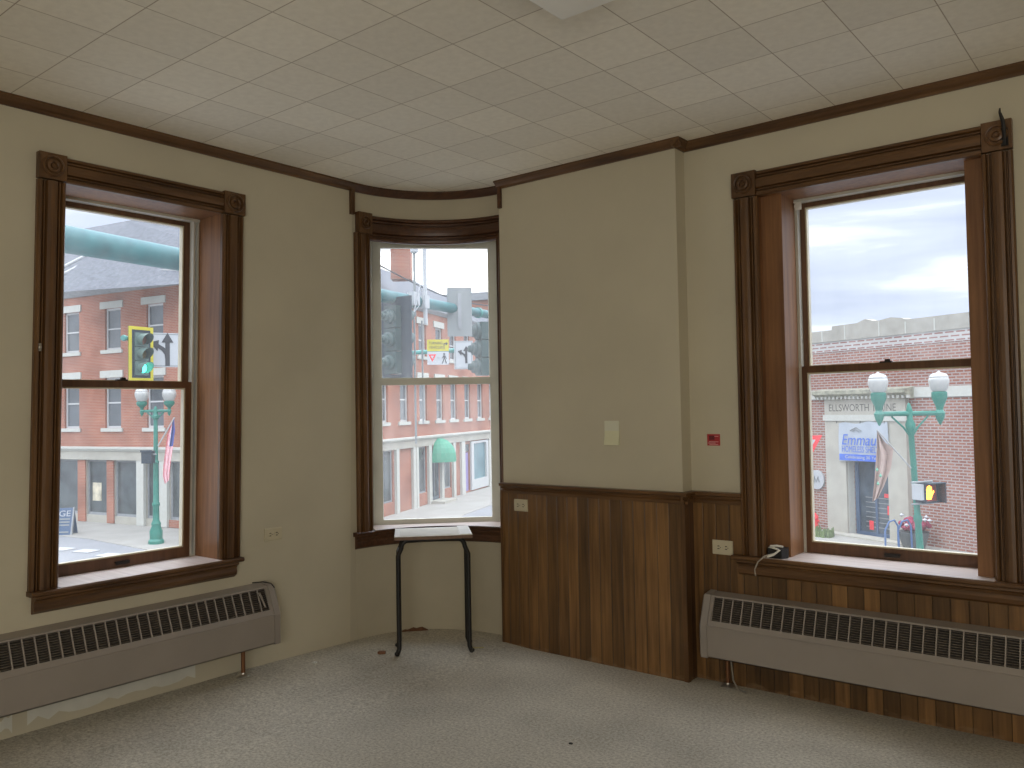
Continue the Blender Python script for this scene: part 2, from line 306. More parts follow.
def text(body, name, F, u, n, z, w, h, m, parent, ext=.002, align='CENTER', mirror=1, shear=0):
    """lettering fitted to a w x h box centred at (u, z) on the plane n of frame F, turned to mesh"""
    cu = bpy.data.curves.new(name, 'FONT'); cu.body = body; cu.align_x = 'CENTER'; cu.align_y = 'CENTER'; cu.extrude = ext; cu.shear = shear
    t = bpy.data.objects.new(name, cu); C.objects.link(t)
    dg = bpy.context.evaluated_depsgraph_get(); me = bpy.data.meshes.new_from_object(t.evaluated_get(dg))
    C.objects.unlink(t); bpy.data.objects.remove(t)
    xs = [v.co.x for v in me.vertices]; ys = [v.co.y for v in me.vertices]
    cx, cy = (min(xs)+max(xs))/2, (min(ys)+max(ys))/2; sx = w/(max(xs)-min(xs)); sy = h/(max(ys)-min(ys))
    for v in me.vertices: v.co = F(u + mirror*(v.co.x-cx)*sx, n + v.co.z, z + (v.co.y-cy)*sy)
    me.materials.clear(); me.materials.append(M[m] if isinstance(m, str) else m)
    o = bpy.data.objects.new(name, me); C.objects.link(o)
    if parent: o.parent = parent; o.matrix_parent_inverse = parent.matrix_basis.inverted()
    return o

# casing profile: (across 0..1, height above wall)
CP = [(0, 0), (0, .020), (.05, .028), (.13, .030), (.17, .014), (.205, .014), (.215, .026), (.25, .026), (.26, .014), (.29, .014), (.33, .031), (.44, .035), (.56, .035), (.67, .031), (.71, .014), (.74, .014), (.75, .026), (.785, .026), (.795, .014), (.83, .014), (.87, .030), (.95, .028), (1, .020), (1, 0)]
def casing_poly(w): return [(a*w, b) for a, b in CP]

def block(F, u0, u1, z0, z1, parent, d=.036):
    """square corner block with turned bull's-eye rings"""
    mb = MB(F).box(u0, u1, 0, d, z0, z1)
    o = mb.build('corner_block', 'wood_v', parent)
    mb = MB(F); c = F((u0+u1)/2, d, (z0+z1)/2); R = (u1-u0)*.40
    mb.lathe([(R, -.004), (R, .006), (R*.90, .012), (R*.80, .010), (R*.76, -.004), (R*.64, -.004), (R*.58, .009), (R*.40, .012), (R*.34, .010), (R*.30, -.002), (R*.22, -.002), (R*.16, .007), (R*.001, .007)], c, 24, raw=True, axis=F.n)
    mb.build('rosette', 'wood_v', o, smooth=True)
    return o

# ================================================================== THE ROOM
RISE = lambda x, y=0: max(0, min(.06, (-3.1-x)/.9*.06)) * (1 - .3*max(0, min(1, (y-2.6)/.8)))     # the old floor climbs a little to the left wall
mb = MB(); xs = [-4.35, -4.0, -3.7, -3.4, -3.1, 0, 3.2]
ys = [-3.2, 2.6, 3.4, 4.4]
for c, d in zip(ys, ys[1:]):
    for a, b in zip(xs, xs[1:]): mb.face([(a, c, RISE(a, c)), (b, c, RISE(b, c)), (b, d, RISE(b, d)), (a, d, RISE(a, d))])
for a, b in zip(xs, xs[1:]): mb.face([(a, -3.2, -.2), (b, -3.2, -.2), (b, 4.4, -.2), (a, 4.4, -.2)])
struct(mb.build('floor', 'carpet'), 'grey beige worn carpet covering the whole room floor', 'floor')
struct(MB().box(-4.3, 3.2, -3.2, 4.4, ZC, ZC+.1).build('ceiling', 'ceiling'), 'cream square tiled ceiling of the room', 'ceiling')

FL = Fr((-4.0, 0, 0), (0, 1, 0), (1, 0, 0))      # left wall: u = Y, n into the room
class Lean(Fr):
    def __call__(s, u, n, z): return s.o + s.u*(u + .0204*(z-2.64)) + s.n*n + Vector((0, 0, z))
FLW = Lean((-4.0, 0, 0), (0, 1, 0), (1, 0, 0))   # the old left window frame leans a little
FR = Fr((0, 4.09, 0), (1, 0, 0), (0, -1, 0))     # right wall: u = X
FB = Fr((0, 3.987, 0), (1, 0, 0), (0, -1, 0))    # chimney breast front
LO = (1.655, 2.50, .655, 2.535); RO = (-1.68, -.63, .655, 2.535)
struct(MB(FLW).wall(-3.2, 3.395, -.05, ZC, 0, -.30, [LO]).build('wall_left', 'paint'), 'cream plaster wall holding the left window', 'wall')
struct(MB(FR).wall(-2.075, 3.2, -.05, ZC, 0, -.30, [RO]).build('wall_right', 'paint'), 'cream plaster wall above brown wainscot around the right window', 'wall')
struct(MB(FB).box(-3.297, -2.07, -.42, 0, -.05, ZC).build('wall_breast', 'paint'), 'cream projecting chimney breast wall between two windows', 'wall')
struct(MB().box(-4.0, 3.2, -3.3, -3.2, -.05, ZC).build('wall_back', 'paint'), 'cream wall behind the camera', 'wall')
struct(MB().box(3.1, 3.2, -3.2, 4.09, -.05, ZC).build('wall_side', 'paint'), 'cream wall to the right of the camera', 'wall')

# curved corner ------------------------------------------------------
CX, CY, RB = -3.32, 3.40, .68
def arc(r, a, z):      # a in degrees, 0 = middle of the corner, -45 meets the left wall, +45 the right one
    t = math.radians(135 - a); return Vector((CX + r*math.cos(t), CY + r*math.sin(t), z))
def srange(a, b, k): return [a+(b-a)*i/k for i in range(k+1)]
A0, A1 = -35.0, 39.8; Z0, Z1 = .66, 2.585; ROUT = .80
def arc_slab(mb, a0, a1, z0, z1, r0, r1, k=14):
    rings = [[arc(r0, a, z0), arc(r1, a, z0), arc(r1, a, z1), arc(r0, a, z1)] for a in srange(a0, a1, k)]
    return mb.sweep(rings)
mb = MB()
arc_slab(mb, -45, 45, -.05, Z0, RB, ROUT, 24); arc_slab(mb, -45, 45, Z1, ZC, RB, ROUT, 24)
arc_slab(mb, -45, A0, Z0, Z1, RB, ROUT, 5); arc_slab(mb, A1, 45, Z0, Z1, RB, ROUT, 2)
mb.box(CX-.8, CX-RB-.0012, 3.30, 3.40, -.05, ZC); mb.box(CX, CX+.05, CY+RB, CY+.8, -.05, ZC)
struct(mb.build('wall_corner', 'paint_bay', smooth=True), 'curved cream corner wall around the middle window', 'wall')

# crown moulding -----------------------------------------------------
CR = [(0, -.044), (.010, -.044), (.016, -.034), (.030, -.026), (.042, -.012), (.048, -.010), (.048, 0), (0, 0)]
crown = [(a, ZC+b) for a, b in CR]
k = empty('trim_1', (-3.9, .5, ZC), 'brown crown moulding along the top of the left wall', 'moulding', kind='structure')
MB(FL).prism(crown, -3.2, 3.415, 'u').build('moulding', 'wood_y', k)
MB(FL).box(3.375, 3.403, 0, .022, 2.675, ZC-.03).build('drop_strip', 'wood_v', k)
mb = MB(); rings = [[arc(RB - a, ang, z) for a, z in crown] for ang in srange(-45, 45, 30)]; mb.sweep(rings)
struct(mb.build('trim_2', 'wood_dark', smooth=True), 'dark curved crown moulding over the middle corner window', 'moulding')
k = empty('trim_3', (-2.6, 3.98, ZC), 'brown crown moulding around the chimney breast top', 'moulding', kind='structure')
MB(FB).prism(crown, -3.30, -2.025, 'u').build('moulding', 'wood_x', k)
MB(Fr((-2.07, 0, 0), (0, 1, 0), (1, 0, 0))).prism(crown, 3.94, 4.09, 'u').build('moulding', 'wood_y', k)
MB(FB).box(-3.294, -3.272, 0, .02, 2.70, ZC-.03).build('drop_strip', 'wood_dark', k)
struct(MB(FR).prism(crown, -2.075, 3.1, 'u').build('trim_4', 'wood_x'), 'brown crown moulding along the top of the right wall', 'moulding')

# wainscot -----------------------------------------------------------
struct(MB(FB).box(-3.307, -2.066, 0, .012, 0, .93).build('trim_5', 'plank_x'), 'vertical brown board wainscot on the chimney breast', 'wainscot')
k = empty('trim_6', (-2.07, 4.0, 0), 'narrow brown corner board and return of the chimney breast wainscot', 'wainscot', kind='structure')
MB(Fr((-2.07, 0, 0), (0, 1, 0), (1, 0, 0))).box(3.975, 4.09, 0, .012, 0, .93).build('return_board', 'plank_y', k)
MB(FB).box(-2.078, -2.052, -.012, .017, 0, .93).build('corner_bead', 'wood_v', k)
MB(FB).box(-3.315, -3.297, -.095, .016, 0.0, .93).build('end_board', 'wood_v', k)
struct(MB(FR).box(-2.06, 3.1, .001, .012, 0, .6).box(-2.06, -1.66, .001, .012, .6, .93).box(-.65, 3.1, .001, .012, .6, .93).build('trim_7', 'plank_x'), 'vertical brown board wainscot below the right window', 'wainscot')
RL = [(0, .928), (.018, .928), (.02, .945), (.012, .955), (.016, .965), (.034, .972), (.036, .988), (0, .990)]
k = empty('trim_8', (-2.6, 3.95, .93), 'brown moulded chair rail capping the wainscot', 'chair rail', kind='structure')
MB(FB).prism([(a+.004, z) for a, z in RL], -3.305, -2.03, 'u').build('rail', 'wood_x', k)
MB(Fr((-2.07, 0, 0), (0, 1, 0), (1, 0, 0))).prism([(a+.004, z) for a, z in RL], 3.95, 4.09, 'u').build('rail', 'wood_y', k)
MB(FR).prism([(a+.004, z) for a, z in RL], -2.075, -1.780, 'u').build('rail', 'wood_x', k)
MB(FR).prism([(a+.004, z) for a, z in RL], -.53, 3.1, 'u').build('rail', 'wood_x', k)

# ------------------------------------------------------------------ flat-wall windows
def sash(F, u0, u1, z0, z1, n0, n1, st, top, bot, mat_, parent, name='sash', pane='pane', bead='ivory'):
    mb = MB(F); mb.wall(u0, u1, z0, z1, n0, n1, [(u0+st, u1-st, z0+bot, z1-top)])
    s = mb.build(name, mat_, parent)
    g = MB(F); nm = (n0+n1)/2; g.face([(u0+st-.004, nm, z0+bot-.004), (u1-st+.004, nm, z0+bot-.004), (u1-st+.004, nm, z1-top+.004), (u0+st-.004, nm, z1-top+.004)])
    g.build('pane', pane, s)
    mb = MB(F); i = (u0+st, u1-st, z0+bot, z1-top); mb.wall(*i, nm+.012, nm-.02, [(i[0]+.007, i[1]-.007, i[2]+.007, i[3]-.007)]); mb.build('glazing_bead', bead, s)
    return s
def flat_window(name, F, ci, co, lab, hm, apron_u, jambboards=False, pane='pane', su=None, zm=1.62):
    """ci: clear opening (u0,u1,z0,z1); co: outer casing edges (u0,u1,ztop)"""
    u0, u1, z0, z1 = ci
    w = empty(name, F((u0+u1)/2, 0, z0), lab, 'window', kind='structure')
    # side casings
    for a, b in ((co[0], u0), (u1, co[1])):
        MB(F).prism([(a + x, n) for x, n in casing_poly(b-a)], z0+.001, z1-.002, 'z').build('side_casing', 'wood_v', w, smooth=False)
    MB(F).prism([(n, z1 + x) for x, n in casing_poly(co[2]-z1-.004)], u0, u1, 'u').build('head_casing', hm, w)
    block(F, co[0]-.001, u0-.003, z1+.004, co[2]+.001, w); block(F, u1+.003, co[1]+.001, z1+.004, co[2]+.001, w)
    # stool and apron
    mb = MB(F); a0, a1 = apron_u
    mb.prism([(-.02, z0), (.062, z0), (.068, z0-.006), (.068, z0-.016), (.060, z0-.022), (-.02, z0-.022)], a0-.022, a1+.022, 'u'); st = mb.build('stool', hm, w)
    MB(F).box(u0, u1, -.235, .058, z0+.0002, z0+.002).build('pale_top', 'sill_pale', st)
    MB(F).prism([(0, z0-.022), (.050, z0-.022), (.052, z0-.034), (.036, z0-.044), (.030, z0-.056), (.034, z0-.072), (.030, z0-.09), (.018, z0-.098), (.010, z0-.104), (0, z0-.104)], a0, a1, 'u').build('apron', hm, w)
    D = -.215
    e = .001
    MB(F).box(u0-.02, u0, D-.08, -e, z0, z1).build('jamb', 'jamb', w); MB(F).box(u1, u1+.02, D-.08, -e, z0, z1).build('jamb', 'jamb', w)
    MB(F).box(u0-.02, u1+.02, D-.08, -e, z1, z1+.012).build('soffit', 'jamb', w)
    if jambboards: bu0, bu1 = jambboards
    else: bu0, bu1 = u0, u1
    if jambboards:
        for a, b in ((u0, bu0), (bu1, u1)): MB(F).box(a, b, D+.0, -.03, z0+.002, z1).build('jamb_board', 'jamb' , w)
    # liners
    for a, b in ((bu0, bu0+.032), (bu1-.032, bu1)) if not jambboards else ((bu0, bu0+.014), (bu1, bu1+.04)):
        MB(F).wall(a, b, z0, z1, D+.004, D-.07, [(a+.010, b-.008, z0+.01, z1-.01)]).build('jamb_liner', 'track', w)
    MB(F).box(bu0, bu1, D-.07, D+.012, z1-.014, z1).build('head_liner', 'track', w)
    MB(F).box(bu0, bu1, D-.10, D+.0, z0-.03, z0+.008).build('outer_sill', 'sash', w)
    s0, s1 = su or (bu0+.028, bu1-.028)
    up = sash(F, s0, s1, zm-.016, z1-.012, D-.036, D-.066, .038, .026, .032, 'sash', w, 'upper_sash', pane)
    lo = sash(F, s0, s1, z0+.008, zm+.018, D, D-.032, .038, .034, .048, 'sash', w, 'lower_sash', pane)
    uc = (s0+s1)/2
    MB(F).box(uc-.035, uc+.035, D, D+.012, z0+.026, z0+.034).box(uc-.035, uc+.035, D+.010, D+.016, z0+.018, z0+.034).build('sash_lift', 'blackm', lo)
    MB(F).box(uc-.035, uc+.02, D-.028, D-.004, zm+.018, zm+.026).box(uc-.012, uc+.012, D-.024, D-.008, zm+.026, zm+.036).build('sash_lock', 'blackm', lo)
    return w
wl = flat_window('window_1', FLW, (1.682, 2.486, .676, 2.522), (1.560, 2.614, 2.644), 'tall brown framed window in the left wall showing a green traffic light', 'wood_y', (1.578, 2.588), pane='pane_l', zm=1.605)
wr = flat_window('window_3', FR, (-1.657, -.645, .676, 2.510), (-1.786, -.528, 2.640), 'widest brown framed window in the right wall showing the stone doorway', 'wood_x', (-1.805, -.50), jambboards=(-1.55, -.722), su=(-1.548, -.69), zm=1.62)
# outer skin around the reveals so the frames look whole from the street
# ------------------------------------------------------------------ corner window
r2 = 2**-.5
N2 = Vector((-r2, r2, 0)); T2 = Vector((r2, r2, 0)); C2 = Vector((CX, CY, 0)); DS = .776
FC = Fr(C2 + N2*DS, T2, -N2)
wc = empty('window_2', FC(.06, 0, Z0), 'narrow painted window with brown casing in the curved corner', 'window', kind='structure')
zc0, zc1 = .700, 2.585
t0, t1 = -.409, .476
# side casing left / right: flat fluted boards following the curve
def arc_prof(mb, a0, a1, z0, z1):
    w = (a1-a0); rings = []
    pts = [(a0 + x*w, RB - n) for x, n in CP]
    mb.sweep([[arc(r, a, z) for a, r in pts] for z in (z0, z1)]); return mb
arc_prof(MB(), -44.6, A0, zc0, 2.565).build('side_casing', 'wood_v', wc)
arc_prof(MB(), A1-.2, 44.8, zc0, 2.565).build('side_casing', 'wood_v', wc)
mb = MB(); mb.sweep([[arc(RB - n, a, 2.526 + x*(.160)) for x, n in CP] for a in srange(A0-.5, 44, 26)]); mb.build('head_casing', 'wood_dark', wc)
fb = Fr(arc(RB, (-44.6+A0)/2, 0), arc(1, A0, 0)-arc(1, -44.6, 0), Vector((CX, CY, 0))-arc(1, (-44.6+A0)/2, 0))
block(fb, -.042, .060, 2.563, 2.695, wc, d=.044)
# stool and apron swept round the curve
sp = [(-.02, zc0), (.030, zc0), (.038, zc0-.006), (.038, zc0-.018), (.030, zc0-.026), (-.02, zc0-.026)]
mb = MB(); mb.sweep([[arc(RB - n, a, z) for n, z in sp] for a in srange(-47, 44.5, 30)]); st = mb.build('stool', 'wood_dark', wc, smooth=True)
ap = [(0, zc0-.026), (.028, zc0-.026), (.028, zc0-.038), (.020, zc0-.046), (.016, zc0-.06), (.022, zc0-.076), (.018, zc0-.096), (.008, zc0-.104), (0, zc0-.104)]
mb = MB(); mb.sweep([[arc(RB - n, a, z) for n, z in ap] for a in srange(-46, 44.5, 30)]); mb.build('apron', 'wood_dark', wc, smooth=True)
# sill top and soffit between the curve and the flat sash
def lid(z, rr):
    m_ = MB(); A = srange(A0, A1, 16)
    P = [arc(rr, a, z) for a in A]; Q = []
    for a in A:
        t = t0 + (t1-t0)*(a-A0)/(A1-A0); Q.append(FC(t, .0, z))
    for i in range(16): m_.face([P[i], P[i+1], Q[i+1], Q[i]], raw=True)
    return m_
lid(zc0+.0015, RB-.045).build('pale_top', 'sill_pale', st)
lid(zc1, RB).build('soffit', 'sash_white', wc)
for a, t in ((A0, t0), (A1, t1)):
    p, q = arc(RB, a, 0), FC(t, -.02, 0); mb = MB(); z = Vector((0, 0, 1))
    mb.face([p+z*zc0, q+z*zc0, q+z*zc1, p+z*zc1], raw=True); mb.build('jamb', 'sash_white', wc)
mb = MB(FC); mb.wall(t0-.06, t1+.06, zc0-.06, zc1+.08, -.0, -.09, [(t0+.022, t1-.022, zc0+.002, zc1-.006)]); mb.build('frame', 'track', wc)
zm = 1.64
up = sash(FC, t0+.024, t1-.030, zm-.018, zc1-.004, -.034, -.066, .050, .042, .034, 'sash_white', wc, 'upper_sash', 'pane_c', 'sash_white')
lo = sash(FC, t0+.024, t1-.030, zc0-.006, zm+.016, -.002, -.032, .050, .034, .030, 'sash_white', wc, 'lower_sash', 'pane_c', 'sash_white')

# ================================================================== CONVECTORS
def convector(F, u0, u1, sec, label, cell, pipe_u, pipe_n, endcaps, flz):
    """sec: dict of (n,z) corners: bottom b, fold f, top t, back k"""
    w = empty('convector_heater', F((u0+u1)/2, sec['b'][0]/2, 0), label, 'heater', 'baseboard convector heaters')
    b, f, t, kk = sec['b'], sec['f'], sec['t'], sec['k']
    def lerp(p, q, x): return (p[0]+(q[0]-p[0])*x, p[1]+(q[1]-p[1])*x)
    g0, g1 = lerp(f, t, .20), lerp(f, t, .95)
    th_ = .005
    def inset(p): return (p[0]-th_*1.3, p[1]-th_*.6)
    mb = MB(F)
    mb.prism([(b[0], b[1]), f, g0, inset(g0), inset(f), (b[0]-th_, b[1])], u0, u1)
    mb.prism([g1, t, kk, (kk[0], kk[1]-.012), inset(t), inset(g1)], u0, u1)
    mb.prism([(0, b[1]), (b[0], b[1]), (b[0], b[1]+.004), (0, b[1]+.004)], u0, u1)
    for a, c in ((u0, u0+.035), (u1-.035, u1)): mb.prism([g0, g1, inset(g1), inset(g0)], a, c)
    mb.build('cabinet', 'heater', w)
    # the pressed lip along the fold
    MB(F).prism([(f[0], f[1]-.003), (f[0]+.003, f[1]-.002), (f[0]+.003, f[1]+.003), (f[0]-.001, f[1]+.004)], u0, u1).build('fold_lip', 'heater', w)
    # grille bars
    mb = MB(F); n = int((u1-u0-.07)/cell); 
    for i in range(n+1):
        u = (u1-.035 - i*cell) if endcaps == 'hi' else (u0+.035 + i*cell)
        mb.prism([g0, g1, inset(g1), inset(g0)], u-.003, u+.003)
    mb.build('grille', 'heater', w)
    mb = MB(F)
    rows = 11
    for i in range(rows):
        p = lerp(g0, g1, (i+.5)/rows); mb.box(u0+.02, u1-.02, p[0]-.03, p[0]-.009, p[1]-.0042, p[1]-.0018)
    mb.build('louvre', 'heater_in', w)
    mb = MB(F); q0, q1 = (g0[0]-.035, g0[1]-.02), (g1[0]-.035, g1[1]); mb.prism([q0, q1, (q1[0]-.004, q1[1]), (q0[0]-.004, q0[1])], u0+.01, u1-.01); mb.build('void_sheet', 'heater_dark', w)  # near-black sheet paints the shade of the hollow behind the louvres
    # end caps
    for e, sgn in ((u0, -1), (u1, 1)):
        mb = MB(F); o_ = .004; sh = .022
        outer = [(0, b[1]-o_), (b[0]+o_, b[1]-o_), (f[0]+o_, f[1]), (t[0]+o_, t[1]+o_), (kk[0], kk[1]+o_)]
        mb.prism(outer, e, e+sgn*.016)
        inner = [(0, b[1]+.006), (b[0]-.008, b[1]+.006), (f[0]-.008, f[1]), (t[0]-.002, t[1]-.006), (kk[0], kk[1]-.006)]
        rings = [[F(e+sgn*.016, n_, z_) for n_, z_ in outer], [F(e+sgn*.026, n_, z_) for n_, z_ in inner]]
        mb.sweep(rings)
        mb.prism([(x, y) for x, y in outer], e-sgn*.018, e)
        mb.build('end_cap', 'heater', w)
    # feed pipe and floor escutcheon
    MB(F).tube([(pipe_u, pipe_n, flz), (pipe_u, pipe_n, b[1]+.02)], .011, 12).build('pipe', 'copper', w, smooth=True)
    pe = MB(F).lathe([(.036, 0), (.036, .004), (.028, .012), (.014, .016), (.0125, .022)], (pipe_u, pipe_n, flz+.001), 20).build('escutcheon', 'chrome', w, smooth=True)
    return w
cl = convector(FL, .70, 2.722, dict(b=(.14, .200), f=(.14, .354), t=(.078, .500), k=(0, .512)), 'long taupe metal convector heater below the left window', .0508, 2.545, .085, 'hi', RISE(-3.9))
cr = convector(FR, -1.952, .30, dict(b=(.14, .158), f=(.14, .314), t=(.080, .462), k=(0, .474)), 'long taupe metal convector heater below the right window', .0524, -1.862, .062, 'lo', .0)
# bent damper tab in the last cell, dangling tag of the right valve
tab = MB(FL).hexa([FL(2.660, .118, .40), FL(2.668, .118, .40), FL(2.660, .11, .40), FL(2.668, .11, .40), FL(2.636, .10, .478), FL(2.644, .10, .478), FL(2.636, .09, .478), FL(2.644, .09, .478)]).build('damper_tab', 'heater', cl)
MB(FL).tube([(2.66, .0, .517), (2.70, .04, .520), (2.725, .08, .513), (2.733, .10, .49)], .003, 6).build('wire_clip', 'blackm', cl)
MB(FR).tube([(-1.84, .07, .16), (-1.828, .085, .11), (-1.82, .09, .05), (-1.79, .1, .012), (-1.74, .11, .008)], .004, 6).build('bleed_tube', 'chrome', cr, smooth=True)
# bare patches on the plaster below the left heater
mb = MB(FL)
for u0, u1, z0, z1 in ((1.52, 2.32, .09, .185), (1.2, 1.46, .075, .16)):
    k = 18; top = [(u0+(u1-u0)*i/k, .0015, z1-(.03*random.random())*(0 < i < k)) for i in range(k+1)]; bot = [(u0+(u1-u0)*i/k, .0015, z0+(.03*random.random())*(0 < i < k)) for i in range(k+1)]
    for i in range(k): mb.face([bot[i], bot[i+1], top[i+1], top[i]])
tag(mb.build('paint_patch', plain('patch_grey', (.66, .65, .58), .8, var=.1)), 'pale grey unpainted plaster patch low on wall under left heater', 'paint patch')

# ================================================================== TABLE
tb = empty('side_table', (-3.49, 3.43, RISE(-3.5)), 'small stand with pale top and black bent tube legs below corner window', 'table')
FT = Fr((-3.362, 3.428, 0), (-3.167+3.571, 3.548-3.293, 0), (.5340, -.8455, 0))   # u along the front edge, n to the camera, origin front middle
FT.u = Vector((.695, .719, 0)).normalized(); FT.n = Vector((.719, -.695, 0)).normalized()
TZ = .724; hw = .223; dp = .34
mb = MB(FT); mb.prism([(0, TZ-.018), (0, TZ), (-dp, TZ), (-dp, TZ-.018)], -hw, hw); top = mb.build('table_top', 'table_edge', tb)
MB(FT).box(-hw, hw, -dp, -.0006, TZ+.0003, TZ+.003).build('laminate', 'table', top)
MB(FT).box(-hw+.03, hw-.075, -dp+.03, -.02, TZ+.003, TZ+.0042).build('paper_sheet', plain('sheet_pale', (.66, .62, .52), .6), top)
MB(FT).box(hw-.07, hw-.004, -dp-.004, -.008, TZ+.003, TZ+.006).build('ruler_strip', plain('strip_white', (.8, .79, .74), .6), top)
fz = RISE(-3.6, 3.3)
def leg_frame(n, name='leg_frame'):
    L_ = hw-.018; zt = TZ-.036; pts = []
    pts.append((-L_-.012, n+.02, fz+.010)); pts.append((-L_-.008, n+.005, fz+.012)); pts.append((-L_, n, fz+.035)); pts.append((-L_, n, zt-.09))
    for a in srange(0, 90, 6): x = math.radians(a); pts.append((-L_+.02+.045-.045*math.cos(x), n, zt-.045+.045*math.sin(x)))
    q = [(-x, y, z) for x, y, z in pts]
    return MB(FT).tube(pts + q[::-1], .0135, 12)
for n in (-.125, -dp+.03):
    lf = leg_frame(n).build('leg_frame', 'black', tb, smooth=True)
    for s_ in (-1, 1): MB(FT).lathe([(.0, -.012), (.012, -.008), (.015, 0), (.012, .008), (0, .012)], (s_*(hw-.005), n+.02, fz+.014), 12).build('foot', 'black', lf, smooth=True)
for s_ in (-1, 1): MB(FT).tube([(s_*(hw-.018), -.125, TZ-.11), (s_*(hw-.018), -dp+.03, TZ-.11)], .007, 8).build('side_rail', 'black', tb, smooth=True)

# ================================================================== SMALL THINGS INDOORS
def outlet(F, u, z, label, w=.115, h=.07, holes=True, n0=0.0):
    o = empty('power_outlet', F(u, n0, z), label, 'outlet')
    mb = MB(F); mb.prism([(n0, z-h/2), (n0+.004, z-h/2), (n0+.007, z-h/2+.006), (n0+.007, z+h/2-.006), (n0+.004, z+h/2), (n0, z+h/2)], u-w/2, u+w/2); mb.build('cover_plate', 'ivory', o)
    for s_ in (-1, 1):
        c = (u+s_*.021, n0+.007, z); s = MB(F).lathe([(.0165, -.002), (.0165, .0015), (.0, .002)], F(*c), 16, raw=True, axis=F.n).build('socket', 'ivory', o)
        mb = MB(F)
        for a in (-.007, .007): mb.box(c[0]-.006, c[0]+.005, c[1]+.0008, c[1]+.003, z+a-.0022, z+a+.0022)
        mb.box(c[0]+.008, c[0]+.012, c[1]+.0008, c[1]+.003, z-.002, z+.002); mb.build('slot', 'slot', s)
    MB(F).lathe([(.003, 0), (.003, .001), (0, .0015)], F(u, n0+.007, z), 8, raw=True, axis=F.n).build('screw', 'chrome', o)
    return o
outlet(FL, 2.795, .766, 'beige outlet on the plain plaster between left and corner windows', .112, .07)
outlet(FB, -3.150, .858, 'beige outlet near the top of the chimney breast boards', .102, .072, n0=.012)
outlet(FR, -1.893, .702, 'beige outlet on brown boards beside the right window', .112, .074, n0=.012)
nt_ = empty('sticky_note', FB(-2.50, 0, 1.30), 'pale yellow paper note stuck on the chimney breast plaster', 'note')
MB(FB).prism([(.001, 1.235), (.014, 1.232), (.004, 1.29), (.0025, 1.365), (.001, 1.365)], -2.548, -2.452).build('sheet', 'paper', nt_)
MB(FB).box(-2.547, -2.453, .0035, .005, 1.312, 1.368).build('upper_slip', 'paper2', nt_)
rs = empty('wall_sticker', FR(-1.935, 0, 1.26), 'small red square notice on plaster beside right window casing', 'sticker')
MB(FR).box(-1.972, -1.900, 0, .003, 1.232, 1.292).build('card', 'red', rs)
pk = plain('pink_print', (.75, .4, .4), .6)
for z, a, b in ((1.281, -1.935, -1.908), (1.252, -1.962, -1.908), (1.245, -1.966, -1.925), (1.238, -1.96, -1.91)): MB(FR).box(a, b, .003, .0036, z-.0015, z+.0015).build('print_line', pk, rs)
mb = MB(FR); mb.box(-1.962, -1.93, .003, .0036, 1.262, 1.284); mb.build('dark_patch', plain('dark_red', (.12, .01, .015), .6), rs)
# curtain hook on right block
hk = empty('curtain_hook', FR(-.556, .04, 2.57), 'black iron hook screwed on the right window corner block', 'hook')
MB(FR).box(-.566, -.540, .036, .044, 2.525, 2.60).build('hook_plate', 'blackm', hk)
MB(FR).tube([(-.553, .044, 2.53), (-.552, .052, 2.56), (-.552, .058, 2.59), (-.553, .064, 2.62), (-.557, .075, 2.64), (-.562, .085, 2.66), (-.560, .09, 2.675)], [.009, .008, .008, .008, .007, .005, .003], 8).build('hook_arm', 'blackm', hk, smooth=True)
# latch hardware on left casing
tag(MB(FL).box(1.556, 1.566, .028, .036, 1.74, 1.775).box(1.558, 1.563, .036, .048, 1.752, 1.762).build('curtain_cleat', 'chrome'), 'tiny metal cleat on outer edge of left window casing', 'cleat')
# pulley
pl = empty('cord_pulley', FR(-1.53, -.20, 2.49), 'small white blind cord pulley at top left of the right window', 'pulley')
MB(FR).lathe([(.016, -.008), (.016, -.005), (.011, 0), (.016, .005), (.016, .008)], FR(-1.528, -.196, 2.472), 16, raw=True, axis=FR.n).build('wheel', 'cord', pl, smooth=True)
MB(FR).box(-1.545, -1.511, -.208, -.204, 2.455, 2.497).box(-1.545, -1.532, -.205, -.185, 2.49, 2.496).build('bracket', 'cord', pl)
# adapter bundle on the right stool
ad = empty('cable_bundle', FR(-1.60, .01, .69), 'black plug with white cord lying at left end of right window sill', 'cable')
MB(FR).prism([(-1.648, .0), (-1.640, .045), (-1.568, .048), (-1.550, .01), (-1.56, -.03), (-1.64, -.028)], .6785, .727, 'z').build('plug_body', 'black', ad)
MB(FR).tube([(-1.57, .02, .735), (-1.60, .025, .738), (-1.635, .02, .733), (-1.64, .03, .724), (-1.61, .045, .730), (-1.575, .055, .722), (-1.60, .075, .700), (-1.625, .088, .690)], .0055, 8).build('white_cord', 'cord', ad, smooth=True)
MB(FR).tube([(-1.60, .06, .705), (-1.64, .082, .692), (-1.675, .086, .66), (-1.695, .08, .62), (-1.70, .06, .585)], .0035, 8).build('thin_cord', plain('grey_cord', (.45, .40, .33), .6), ad, smooth=True)
